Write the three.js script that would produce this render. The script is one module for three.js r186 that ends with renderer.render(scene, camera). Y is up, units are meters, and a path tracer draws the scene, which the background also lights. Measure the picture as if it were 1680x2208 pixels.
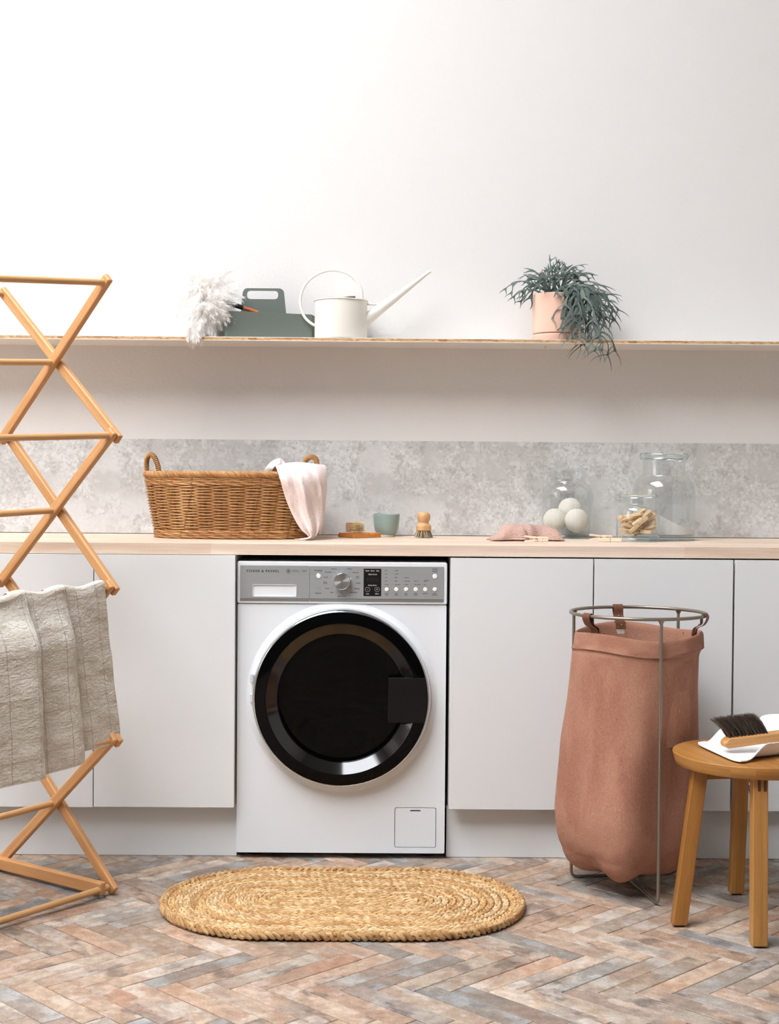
import * as THREE from 'three';
import { RoundedBoxGeometry } from 'three/addons/geometries/RoundedBoxGeometry.js';
import { RectAreaLightUniformsLib } from 'three/addons/lights/RectAreaLightUniformsLib.js';
import { mergeGeometries, toCreasedNormals } from 'three/addons/utils/BufferGeometryUtils.js';

// ------------------------------------------------------------------ camera, sky, lights, exposure
const scene = new THREE.Scene();
const FW = 1680, FH = 2208, FOCAL = 3080;                       // photograph frame and focal length in its pixels
const camera = new THREE.PerspectiveCamera(2 * Math.atan(FH / 2 / FOCAL) * 180 / Math.PI, FW / FH, 0.05, 40);
camera.position.set(0.1085, 1.09, 4.07);
camera.rotation.order = 'YXZ';
camera.rotation.set(-Math.atan(71 / FOCAL), -0.35 * Math.PI / 180, 0.0078);
camera.updateMatrixWorld(true);

const renderer = new THREE.WebGLRenderer({ antialias: true });
renderer.toneMapping = THREE.LinearToneMapping;
renderer.toneMappingExposure = 2.2;
renderer.shadowMap.enabled = true;
renderer.shadowMap.type = THREE.PCFSoftShadowMap;
RectAreaLightUniformsLib.init();
scene.background = new THREE.Color(0.16, 0.175, 0.19);           // plain overcast sky outside the closed room

const ROOM = { x0: -5.0, x1: 3.4, z0: -0.66, z1: 5.6, h: 5.2 };  // walls and height out of view are chosen for the spread of light
// out of view: a frosted roof light, placed to light from the upper left, and a frosted left window
const UNSEEN_SKYLIGHT = { x: -2.0, z: 2.95, w: 3.4, d: 4.7, y: ROOM.h + 0.45, glow: 6.2 };
const UNSEEN_SIDEWIN = { z: 2.6, y: 2.2, w: 1.9, h: 2.0, x: ROOM.x0, glow: 0.8 };
const DAY = [0.955, 0.985, 1.03];
{
  const a = new THREE.RectAreaLight(new THREE.Color(...DAY), UNSEEN_SKYLIGHT.glow * 0.22, UNSEEN_SKYLIGHT.w, UNSEEN_SKYLIGHT.d);
  a.name = 'unseen_skylight_light'; a.position.set(UNSEEN_SKYLIGHT.x, UNSEEN_SKYLIGHT.y - 0.012, UNSEEN_SKYLIGHT.z); a.lookAt(UNSEEN_SKYLIGHT.x, 0, UNSEEN_SKYLIGHT.z); scene.add(a);  // unseen roof light, placed for soft light from above left
  const b = new THREE.RectAreaLight(new THREE.Color(...DAY), UNSEEN_SIDEWIN.glow, UNSEEN_SIDEWIN.w, UNSEEN_SIDEWIN.h);
  b.name = 'unseen_window_light'; b.position.set(UNSEEN_SIDEWIN.x + 0.012, UNSEEN_SIDEWIN.y, UNSEEN_SIDEWIN.z); b.lookAt(UNSEEN_SIDEWIN.x + 2, UNSEEN_SIDEWIN.y, UNSEEN_SIDEWIN.z); scene.add(b);  // unseen window, placed to light the room from the left
}

// ------------------------------------------------------------------ helpers
const V = (x, y, z) => new THREE.Vector3(x, y, z);
const PI = Math.PI, TAU = 2 * PI, lerp = (a, b, t) => a + (b - a) * t, clamp = (x, a = 0, b = 1) => Math.min(b, Math.max(a, x));
const smooth = (a, b, x) => { const t = clamp((x - a) / (b - a)); return t * t * (3 - 2 * t); };
function rng(seed) { let a = seed >>> 0; return () => { a = (a + 0x6D2B79F5) | 0; let t = Math.imul(a ^ (a >>> 15), 1 | a); t = (t + Math.imul(t ^ (t >>> 7), 61 | t)) ^ t; return ((t ^ (t >>> 14)) >>> 0) / 4294967296; }; }
const used = new Map();
function numbered(name) { const n = used.get(name) || 0; used.set(name, n + 1); return n ? `${name}_${String(n).padStart(3, '0')}` : name; }
// a pixel of the photograph and one known coordinate give the real point it shows
function pix(px, py) { return V((px - FW / 2) / FOCAL, -(py - FH / 2) / FOCAL, -1).applyQuaternion(camera.quaternion); }
function atz(px, py, z) { const d = pix(px, py); return d.multiplyScalar((z - camera.position.z) / d.z).add(camera.position); }
function aty(px, py, y) { const d = pix(px, py); return d.multiplyScalar((y - camera.position.y) / d.y).add(camera.position); }
function tag(o, label, category, group, kind) { if (label) o.userData.label = label; if (category) o.userData.category = category; if (group) o.userData.group = group; if (kind) o.userData.kind = kind; return o; }
function thing(name, label, category, [x, y, z] = [0, 0, 0], turn = 0, group) {
  const o = new THREE.Group(); o.name = numbered(name); o.position.set(x, y, z); o.rotation.y = turn; scene.add(o);
  return tag(o, label, category, group);
}
function part(name, geo, mat, parent = scene, label) {
  const m = new THREE.Mesh(Array.isArray(geo) ? merge(geo) : geo, mat);
  m.name = parent === scene ? numbered(name) : name; m.castShadow = m.receiveShadow = true; parent.add(m);
  if (label) m.userData.label = label;
  return m;
}
function struct(name, geo, mat, parent = scene) { const m = part(name, geo, mat, parent); if (parent === scene) m.userData.kind = 'structure'; return m; }
function merge(list) {
  const gs = list.map((g) => { let h = g.index ? g.toNonIndexed() : g; for (const k of Object.keys(h.attributes)) if (!['position', 'normal', 'uv', 'color'].includes(k)) h.deleteAttribute(k); return h; });
  const withColor = gs.every((g) => g.attributes.color);
  if (!withColor) gs.forEach((g) => g.deleteAttribute('color'));
  return mergeGeometries(gs);
}
// uv in metres by the way each face points; u runs along the given axis
function uvBox(g, along = 'x', off = [0, 0], swap = false) {
  const h = g.index ? g.toNonIndexed() : g, p = h.attributes.position, n = h.attributes.normal, uv = new Float32Array(p.count * 2), A = 'xyz'.indexOf(along);
  for (let i = 0; i < p.count; i += 3) {
    const s = [0, 0, 0];
    for (let k = 0; k < 3; k++) { s[0] += Math.abs(n.getX(i + k)); s[1] += Math.abs(n.getY(i + k)); s[2] += Math.abs(n.getZ(i + k)); }
    const ax = s[0] >= s[1] && s[0] >= s[2] ? 0 : s[1] >= s[2] ? 1 : 2;
    const o = [0, 1, 2].filter((k) => k !== ax); let a = A, b;
    if (ax === A) { a = o[0]; b = o[1]; } else b = o.find((k) => k !== A);
    for (let k = 0; k < 3; k++) {
      const c = [p.getX(i + k), p.getY(i + k), p.getZ(i + k)];
      uv[(i + k) * 2] = (ax === A ? c[a] * 0.12 : c[a]) + off[0]; uv[(i + k) * 2 + 1] = c[b] + off[1] + ax * 0.137;
    }
  }
  h.setAttribute('uv', new THREE.BufferAttribute(uv, 2));
  return h;
}
function rbox(w, h, d, r = 0.003, seg = 2) { return new RoundedBoxGeometry(w, h, d, seg, Math.min(r, w / 2.01, h / 2.01, d / 2.01)); }
function box(w, h, d, x, y, z) { return new THREE.BoxGeometry(w, h, d).translate(x, y, z); }
function lathe(pts, seg = 48) { const g = new THREE.LatheGeometry(pts.map((p) => new THREE.Vector2(p[0], p[1])), seg); return g; }
// geometry built along +x from a to b
function along(g, a, b, roll = 0) {
  const d = b.clone().sub(a), L = d.length(), q = new THREE.Quaternion(), x = d.clone().normalize();
  let up = Math.abs(x.y) > 0.97 ? V(0, 0, 1) : V(0, 1, 0); const z = V().crossVectors(x, up).normalize(), y = V().crossVectors(z, x);
  q.setFromRotationMatrix(new THREE.Matrix4().makeBasis(x, y, z)); q.multiply(new THREE.Quaternion().setFromAxisAngle(V(1, 0, 0), roll));
  return g.applyQuaternion(q).translate((a.x + b.x) / 2, (a.y + b.y) / 2, (a.z + b.z) / 2);
}
function bar(a, b, h, w, r = 0.004, off = 0, roll = 0) { const L = a.distanceTo(b); return along(uvBox(rbox(L, h, w, r, 3), 'x', [off, off * 1.7]), a, b, roll); }
function rod(a, b, r, seg = 14, off = 0) {
  const L = a.distanceTo(b); const g = new THREE.CylinderGeometry(r, r, L, seg, 1).rotateZ(PI / 2), uv = g.attributes.uv, p = g.attributes.position;
  for (let i = 0; i < p.count; i++) uv.setXY(i, p.getX(i) + off, Math.atan2(p.getY(i), p.getZ(i)) * r + off * 1.3);
  return along(g, a, b);
}
function tube(pts, r, seg = 40, rad = 10, closed = false, tension = 0.5) {
  const c = pts instanceof THREE.Curve ? pts : new THREE.CatmullRomCurve3(pts, closed, 'catmullrom', tension), g = new THREE.TubeGeometry(c, seg, typeof r === 'number' ? r : 1, rad, closed), L = c.getLength(), uv = g.attributes.uv;
  if (typeof r === 'function') {
    const p = g.attributes.position, q = V();
    for (let i = 0; i <= seg; i++) { c.getPointAt(closed ? (i / seg) % 1 : i / seg, q); const k = r(i / seg); for (let j = 0; j <= rad; j++) { const n = i * (rad + 1) + j; p.setXYZ(n, q.x + (p.getX(n) - q.x) * k, q.y + (p.getY(n) - q.y) * k, q.z + (p.getZ(n) - q.z) * k); } }
  }
  const rr = typeof r === 'number' ? r : r(0.5);
  for (let i = 0; i < uv.count; i++) uv.setXY(i, uv.getX(i) * L, uv.getY(i) * TAU * rr);
  return g;
}
// a sheet from a function of (u, v), with thickness
function sheet(fn, nu, nv, thick = 0, uvs = [1, 1]) {
  const side = (flip) => {
    const pos = [], uv = [], idx = [];
    for (let j = 0; j <= nv; j++) for (let i = 0; i <= nu; i++) { const p = fn(i / nu, j / nv); pos.push(p.x, p.y, p.z); uv.push(i / nu * uvs[0], j / nv * uvs[1]); }
    for (let j = 0; j < nv; j++) for (let i = 0; i < nu; i++) { const a = j * (nu + 1) + i, b = a + 1, c = a + nu + 1, d = c + 1; flip ? idx.push(a, c, b, b, c, d) : idx.push(a, b, c, b, d, c); }
    const g = new THREE.BufferGeometry(); g.setAttribute('position', new THREE.Float32BufferAttribute(pos, 3)); g.setAttribute('uv', new THREE.Float32BufferAttribute(uv, 2)); g.setIndex(idx); g.computeVertexNormals(); return g;
  };
  const top = side(false); if (!thick) return top;
  const bot = side(true), n = top.attributes.normal, p = bot.attributes.position, t = top.attributes.position;
  for (let i = 0; i < p.count; i++) { p.setXYZ(i, p.getX(i) - n.getX(i) * thick, p.getY(i) - n.getY(i) * thick, p.getZ(i) - n.getZ(i) * thick); }
  bot.computeVertexNormals();
  const rim = [], ruv = [], add = (a, b) => {
    const A = [t.getX(a), t.getY(a), t.getZ(a)], B = [t.getX(b), t.getY(b), t.getZ(b)], C = [p.getX(a), p.getY(a), p.getZ(a)], D = [p.getX(b), p.getY(b), p.getZ(b)];
    rim.push(...A, ...C, ...B, ...B, ...C, ...D); const ua = [top.attributes.uv.getX(a), top.attributes.uv.getY(a)], ub = [top.attributes.uv.getX(b), top.attributes.uv.getY(b)]; ruv.push(...ua, ...ua, ...ub, ...ub, ...ua, ...ub);
  };
  const W = nu + 1;
  for (let i = 0; i < nu; i++) { add(i + 1, i); add(nv * W + i, nv * W + i + 1); }
  for (let j = 0; j < nv; j++) { add(j * W, (j + 1) * W); add((j + 1) * W + nu, j * W + nu); }
  const e = new THREE.BufferGeometry(); e.setAttribute('position', new THREE.Float32BufferAttribute(rim, 3)); e.setAttribute('uv', new THREE.Float32BufferAttribute(ruv, 2)); e.computeVertexNormals();
  return merge([top, bot, e]);
}
function extrude(shape, depth, bevel = 0, seg = 12, bseg = 2) {
  if (shape.holes.length) bevel = 0;
  return new THREE.ExtrudeGeometry(shape, { depth: depth - 2 * bevel, bevelEnabled: bevel > 0, bevelThickness: bevel, bevelSize: bevel, bevelOffset: -bevel, bevelSegments: bseg, curveSegments: seg }).translate(0, 0, bevel);
}
function rrect(w, h, r, x = 0, y = 0, s = new THREE.Shape()) {
  const a = x - w / 2, b = x + w / 2, c = y - h / 2, d = y + h / 2;
  s.moveTo(a + r, c); s.lineTo(b - r, c); s.quadraticCurveTo(b, c, b, c + r); s.lineTo(b, d - r); s.quadraticCurveTo(b, d, b - r, d); s.lineTo(a + r, d); s.quadraticCurveTo(a, d, a, d - r); s.lineTo(a, c + r); s.quadraticCurveTo(a, c, a + r, c); return s;
}
// tiling value noise
const PERM = (() => { const r = rng(7), a = new Float32Array(65536); for (let i = 0; i < 65536; i++) a[i] = r(); return a; })();
function vn(x, y, px, py, s = 0) {
  const xi = Math.floor(x), yi = Math.floor(y), fx = x - xi, fy = y - yi, u = fx * fx * (3 - 2 * fx), v = fy * fy * (3 - 2 * fy);
  const x0 = ((xi % px) + px) % px, x1 = (x0 + 1) % px, y0 = ((yi % py) + py) % py, y1 = (y0 + 1) % py, h = (a, b) => PERM[(a * 311 + b * 7919 + s * 1031 + ((a * b) & 255) * 17) & 65535];
  return lerp(lerp(h(x0, y0), h(x1, y0), u), lerp(h(x0, y1), h(x1, y1), u), v);
}
function fbm(u, v, px, py, oct = 4, s = 0, gain = 0.5) { let a = 0, w = 1, t = 0; for (let o = 0; o < oct; o++) { a += w * vn(u * px, v * py, px, py, s + o * 13); t += w; w *= gain; px *= 2; py *= 2; } return a / t; }
function tex(w, h, fn, { srgb = true, repeat = [1, 1] } = {}) {
  const d = new Uint8Array(w * h * 4);
  for (let j = 0; j < h; j++) for (let i = 0; i < w; i++) { const c = fn((i + 0.5) / w, (j + 0.5) / h), k = (j * w + i) * 4; if (typeof c === 'number') d[k] = d[k + 1] = d[k + 2] = clamp(c) * 255; else { d[k] = clamp(c[0], 0, 255); d[k + 1] = clamp(c[1], 0, 255); d[k + 2] = clamp(c[2], 0, 255); } d[k + 3] = 255; }
  const t = new THREE.DataTexture(d, w, h); t.wrapS = t.wrapT = THREE.RepeatWrapping; t.magFilter = THREE.LinearFilter; t.minFilter = THREE.LinearMipmapLinearFilter; t.generateMipmaps = true; if (srgb) t.colorSpace = THREE.SRGBColorSpace; t.repeat.set(...repeat); t.needsUpdate = true; return t;
}
const mixc = (a, b, t) => [lerp(a[0], b[0], t), lerp(a[1], b[1], t), lerp(a[2], b[2], t)];
const std = (o) => new THREE.MeshStandardMaterial(o), phys = (o) => new THREE.MeshPhysicalMaterial(o);

// wood: streaks along u; the tile covers 0.5 m along the grain and 0.25 m across it
function wood(light, dark, { seed = 1, streak = 0.55, fine = 0.35, pores = 0.15, rough = 0.5, rings = 7 } = {}) {
  const map = tex(512, 512, (u, v) => {
    const wv = v + 0.03 * (fbm(u, v, 2, 4, 3, seed) - 0.5), ring = 0.5 + 0.5 * Math.sin(TAU * (rings * wv + 1.6 * fbm(u, wv, 1, 5, 3, seed + 5)));
    const s = fbm(u, wv, 3, 60, 3, seed + 9), f = vn(u * 10, v * 200, 10, 200, seed + 20), po = vn(u * 40, v * 256, 40, 256, seed + 31);
    let t = streak * ring * 0.6 + streak * 0.7 * s + fine * (f - 0.5) + (po > 0.8 ? pores : 0);
    return mixc(light, dark, clamp(t));
  }, { repeat: [2, 4] });
  return { map, roughness: rough };
}
const bumpNoise = (px, py, seed, oct = 3) => tex(256, 256, (u, v) => fbm(u, v, px, py, oct, seed), { srgb: false });
// ------------------------------------------------------------------ setting: room shell
const wallBump = tex(512, 512, (u, v) => 0.5 * fbm(u, v, 90, 90, 2, 3) + 0.5 * fbm(u, v, 14, 14, 3, 8), { srgb: false, repeat: [1.6, 1.6] });
const M = {
  wall: std({ color: 0xdcd9d6, roughness: 0.92, bumpMap: wallBump, bumpScale: 0.0012 }),
  unseenWall: std({ color: 0xa09d99, roughness: 0.95 }),  // unseen left wall and ceiling, grey chosen to limit bounce light
  cabinet: phys({ color: 0xdfe0e0, roughness: 0.42, specularIntensity: 0.5 }),
  carcass: std({ color: 0xd2cec6, roughness: 0.7 }),
  dark: std({ color: 0x1b1815, roughness: 0.8 }),
  white: phys({ color: 0xe2e5e8, roughness: 0.36, specularIntensity: 0.6 }),
  frame: std({ color: 0xe9e7e3, roughness: 0.5 }),
};
{
  const { x0, x1, z0, z1, h } = ROOM, t = 0.16, W = x1 - x0, D = z1 - z0, cx = (x0 + x1) / 2, cz = (z0 + z1) / 2;
  struct('wall_back', uvBox(box(W + 2 * t, h + t, t, cx, (h + t) / 2 - 0.02, z0 - t / 2)), M.wall);
  struct('unseen_wall_right', uvBox(box(t, h + t, D, x1 + t / 2, (h + t) / 2 - 0.02, cz)), std({ color: 0xb9b6b2, roughness: 0.95 }));  // out of view, kept paler to reflect light from the right
  struct('unseen_wall_front', uvBox(box(W + 2 * t, h + t, t, cx, (h + t) / 2 - 0.02, z1 + t / 2)), std({ color: 0x4a4846, roughness: 0.95 }));  // out of view, kept dark so the glass door reflects little
  const s = UNSEEN_SIDEWIN, a = s.z - s.w / 2, b = s.z + s.w / 2, y0 = s.y - s.h / 2, y1 = s.y + s.h / 2;
  struct('unseen_wall_left', [box(t, h + t, a - z0, x0 - t / 2, (h + t) / 2 - 0.02, (a + z0) / 2), box(t, h + t, z1 - b, x0 - t / 2, (h + t) / 2 - 0.02, (b + z1) / 2), box(t, y0 + 0.02, s.w, x0 - t / 2, y0 / 2 - 0.01, s.z), box(t, h + t - 0.02 - y1, s.w, x0 - t / 2, (y1 + h + t - 0.02) / 2, s.z)], M.unseenWall);
  const k = UNSEEN_SKYLIGHT, xa = k.x - k.w / 2 - 0.05, xb = k.x + k.w / 2 + 0.05, za = k.z - k.d / 2 - 0.05, zb = k.z + k.d / 2 + 0.05;
  struct('unseen_ceiling', [box(xa - x0, t, D, (xa + x0) / 2, h + t / 2, cz), box(x1 - xb, t, D, (x1 + xb) / 2, h + t / 2, cz), box(xb - xa, t, za - z0, k.x, h + t / 2, (za + z0) / 2), box(xb - xa, t, z1 - zb, k.x, h + t / 2, (z1 + zb) / 2)], M.unseenWall);
  const glow = (g) => std({ color: 0xdddddd, roughness: 0.6, emissive: new THREE.Color(...DAY), emissiveIntensity: g }), sy = k.y - h + 0.1;
  const w1 = new THREE.Group(); w1.name = 'unseen_window_1'; w1.userData.kind = 'structure'; scene.add(w1);
  w1.position.set(k.x, h, k.z);
  part('unseen_window_pane', box(k.w, 0.02, k.d, 0, k.y - h + 0.012, 0), glow(k.glow * 0.78), w1);  // glowing pane out of view, gives most of the overhead light
  part('unseen_window_frame', [box(k.w + 0.1, sy, 0.05, 0, sy / 2 + 0.001, -k.d / 2 - 0.025), box(k.w + 0.1, sy, 0.05, 0, sy / 2 + 0.001, k.d / 2 + 0.025), box(0.05, sy, k.d, -k.w / 2 - 0.025, sy / 2 + 0.001, 0), box(0.05, sy, k.d, k.w / 2 + 0.025, sy / 2 + 0.001, 0), box(k.w + 0.1, 0.04, k.d + 0.1, 0, sy + 0.02, 0)], M.frame, w1);  // deep shaft out of view, cuts grazing light on the upper wall
  const w2 = new THREE.Group(); w2.name = 'unseen_window_2'; w2.userData.kind = 'structure'; scene.add(w2);
  w2.position.set(x0, s.y, s.z);
  part('unseen_window_pane', box(0.02, s.h, s.w, -0.012, 0, 0), glow(s.glow * 0.6), w2);  // glowing pane out of view, lights from the left
  part('unseen_window_frame', [box(0.05, 0.05, s.w, -0.04, -s.h / 2 + 0.03, 0), box(0.05, 0.05, s.w, -0.04, s.h / 2 - 0.03, 0)], M.frame, w2);
}
// ------------------------------------------------------------------ floor: herringbone of brick-sized tiles, each its own piece
const tileMap = tex(2048, 1024, (u, v) => {   // 2 m by 1 m
  const a = fbm(u, v, 9, 9, 4, 40), b = fbm(u, v, 24, 16, 4, 60), c = fbm(u, v, 120, 60, 3, 80), d = fbm(u, v, 22, 20, 5, 95), f = vn(u * 800, v * 400, 800, 400, 110);
  let col = mixc([180, 159, 142], [194, 177, 160], smooth(0.35, 0.65, b));
  col = mixc(col, [186, 147, 122], smooth(0.52, 0.66, a) * 0.55);
  col = mixc(col, [150, 147, 145], smooth(0.52, 0.62, fbm(u, v, 7, 8, 4, 140)) * 0.6);
  col = mixc(col, [104, 95, 92], smooth(0.62, 0.72, d) * 0.5);
  col = mixc(col, [212, 206, 200], smooth(0.56, 0.68, fbm(u, v, 30, 20, 5, 170)) * 0.6);
  const g = (c - 0.5) * 50 + (f - 0.5) * 22; col = [col[0] + g, col[1] + g, col[2] + g];
  const sp = vn(u * 420, v * 210, 420, 210, 200), pit = vn(u * 360, v * 180, 360, 180, 220);
  if (sp > 0.94) col = mixc(col, [232, 228, 222], 0.5);
  if (pit > 0.965) col = mixc(col, [84, 72, 66], 0.55);
  return col;
}, { repeat: [0.5, 1] });
const tileBump = tex(512, 512, (u, v) => 0.6 * fbm(u, v, 24, 24, 4, 300) + 0.4 * fbm(u, v, 110, 110, 2, 310), { srgb: false, repeat: [2, 2] });
{
  const L = 0.2835, w = 0.05555, gap = 0.0021, ang = -0.0125, T = 0.009, r = rng(11);
  const floor = struct('floor', box(ROOM.x1 - ROOM.x0 + 0.3, 0.12, ROOM.z1 - ROOM.z0 + 0.3, (ROOM.x0 + ROOM.x1) / 2, -0.06 - 0.0032, (ROOM.z0 + ROOM.z1) / 2), std({ color: 0x787069, roughness: 0.95 }));
  const tints = [[1.0, 0.985, 0.97], [0.9, 0.915, 0.935], [1.02, 0.955, 0.91], [0.82, 0.845, 0.87], [1.09, 1.06, 1.03], [0.98, 0.915, 0.87], [0.92, 0.885, 0.85], [0.97, 0.98, 0.98], [1.03, 0.985, 0.945]];
  const mats = tints.map((t) => std({ color: new THREE.Color().setRGB(t[0] ** 2.2 * 0.72, t[1] ** 2.2 * 0.72, t[2] ** 2.2 * 0.72), map: tileMap, roughness: 0.62, bumpMap: tileBump, bumpScale: 0.0016 }));
  const geos = []; const ch = 0.0014;
  for (let k = 0; k < 26; k++) {   // chamfered slab, wobbly edges; pattern window differs
    const l = L - gap, d = w - gap, j = () => (r() - 0.5) * 0.0014, o = [r() * 2, r()];
    const c = [[-l / 2 + j(), -d / 2 + j()], [l / 2 + j(), -d / 2 + j()], [l / 2 + j(), d / 2 + j()], [-l / 2 + j(), d / 2 + j()]], ins = [[1, 1], [-1, 1], [-1, -1], [1, -1]];
    const pos = [], uv = [], V0 = (i) => [c[i][0], -T, c[i][1]], V1 = (i) => [c[i][0], -ch, c[i][1]], V2 = (i) => [c[i][0] + ins[i][0] * ch, 0, c[i][1] + ins[i][1] * ch];
    const q = (a, b, e, f) => { for (const p of [a, b, e, a, e, f]) { pos.push(...p); uv.push(p[0] + o[0], p[2] + p[1] * 0.4 + o[1]); } };
    q(V2(3), V2(2), V2(1), V2(0));
    for (let i = 0; i < 4; i++) { const n = (i + 1) % 4; q(V1(n), V1(i), V2(i), V2(n)); q(V0(n), V0(i), V1(i), V1(n)); }
    const g = new THREE.BufferGeometry(); g.setAttribute('position', new THREE.Float32BufferAttribute(pos, 3)); g.setAttribute('uv', new THREE.Float32BufferAttribute(uv, 2)); g.computeVertexNormals(); geos.push(g);
  }
  const A = [Math.cos(PI / 4 - ang), Math.sin(PI / 4 - ang)], B = [Math.cos(PI / 4 + ang), -Math.sin(PI / 4 + ang)];   // down-right and up-right runs
  const P0 = [0.5796, 1.0553], rest = [];
  const inView = (x, z) => { const m = 0.17; for (const [dx, dz] of [[-m, 0], [m, 0], [0, -m], [0, m], [0, 0]]) { const p = V(x + dx, 0, z + dz).project(camera); if (Math.abs(p.x) < 1 && p.y > -1 && p.z < 1 && z > -0.2) return true; } return false; };
  const clipX = [ROOM.x0 + 0.05, ROOM.x1 - 0.05], clipZ = [-0.6, ROOM.z1 - 0.12];
  for (let n = -22; n <= 22; n++) for (let m = -60; m <= 60; m++) {
    const px = P0[0] + m * w * (A[0] + B[0]) + n * L * (A[0] - B[0]), pz = P0[1] + m * w * (A[1] + B[1]) + n * L * (A[1] - B[1]);
    for (const kind of [0, 1]) {
      const [s, t] = kind ? [B, [-A[0], -A[1]]] : [A, B], cx = px + s[0] * L / 2 + t[0] * w / 2, cz = pz + s[1] * L / 2 + t[1] * w / 2;
      if (cx < clipX[0] + 0.1 || cx > clipX[1] - 0.1 || cz < clipZ[0] + 0.1 || cz > clipZ[1]) continue;
      const rot = Math.atan2(-s[1], s[0]) + (r() < 0.5 ? PI : 0), gi = Math.floor(r() * geos.length), mi = Math.floor(r() * mats.length), y = -0.0004 + (r() - 0.5) * 0.0012, tx = (r() - 0.5) * 0.005, tz = (r() - 0.5) * 0.003;
      if (inView(cx, cz)) { const t_ = part('tile', geos[gi], mats[mi], floor); t_.position.set(cx, y, cz); t_.rotation.set(tx, rot, tz, 'YXZ'); }
      else rest.push([geos[gi].clone().rotateY(rot).translate(cx, y, cz)][0]);
    }
  }
  const far = part('tile_surround', rest, mats[0], floor); far.userData.kind = 'stuff';
}
// ------------------------------------------------------------------ stone splashback and timber worktop
const CT = 0.903;   // top of the worktop
{
  const stone = tex(1024, 512, (u, v) => {
    const big = fbm(u, v, 7, 4, 4, 400), mid = fbm(u, v, 22, 11, 4, 420), grain = fbm(u, v, 120, 60, 3, 440), crumb = vn(u * 190, v * 95, 190, 95, 460), vein = Math.abs(fbm(u, v, 16, 8, 5, 480) - 0.5);
    const calm = smooth(0.50, 0.62, fbm(u, v, 10, 6, 3, 500));                 // smooth pebbles in a gritty matrix
    let c = mixc([187, 185, 182], [204, 203, 201], smooth(0.35, 0.65, big));
    c = mixc(c, [166, 163, 158], smooth(0.55, 0.72, mid) * 0.5 * (1 - calm));
    c = mixc(c, [208, 207, 205], smooth(0.58, 0.70, fbm(u, v, 40, 20, 3, 520)) * 0.5);
    const k = (1 - 0.8 * calm), g = (grain - 0.5) * 40 * k; c = [c[0] + g, c[1] + g, c[2] + g];
    if (crumb > 0.86) c = mixc(c, [138, 134, 128], 0.38 * k);
    if (vein < 0.010) c = mixc(c, [150, 146, 141], 0.22 * k);
    return c;
  }, { repeat: [1 / 0.9, 1 / 0.45] });
  const y1 = 1.2165, g = uvBox(box(ROOM.x1 - ROOM.x0 - 0.02, y1 - CT - 0.0022, 0.008, (ROOM.x0 + ROOM.x1) / 2, (y1 + CT) / 2 + 0.0011, ROOM.z0 + 0.0045), 'x');
  tag(part('splashback', g, std({ map: stone, roughness: 0.55 })), 'grey mottled stone splashback panel running along the wall behind the worktop', 'splashback');

  const top = thing('worktop', 'long pale oak worktop over the white cupboards and the washing machine', 'worktop', [0, 0, 0]);
  const oakA = std(wood([226, 205, 186], [198, 168, 142], { seed: 21, rough: 0.5, streak: 0.5 })), oakB = std(wood([230, 210, 192], [206, 180, 156], { seed: 27, rough: 0.5, streak: 0.45 }));
  const jt = atz(455, 1180, 0.004).x, zf = 0.004, rows = 5, dw = (zf - ROOM.z0 - 0.002) / rows, h = 0.0322, y = CT - h / 2;
  const cuts = [[jt, jt + 1.35], [-0.7, 0.6], [-0.2, 1.1], [-1.0, 0.35], [0.1, 1.5]];
  for (let k = 0; k < rows; k++) {
    const c = [ROOM.x0 + 0.01, ...cuts[k], ROOM.x1 - 0.01];
    for (let i = 0; i < 3; i++) { const l = c[i + 1] - c[i]; part('oak_stave', uvBox(rbox(l + 0.0004, h, dw, 0.0006, 2).translate((c[i] + c[i + 1]) / 2, y, zf - dw * (k + 0.5)), 'x', [k * 0.31 + i * 0.17, k * 0.09]), (i + k) % 2 ? oakB : oakA, top); }
  }
}
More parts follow.
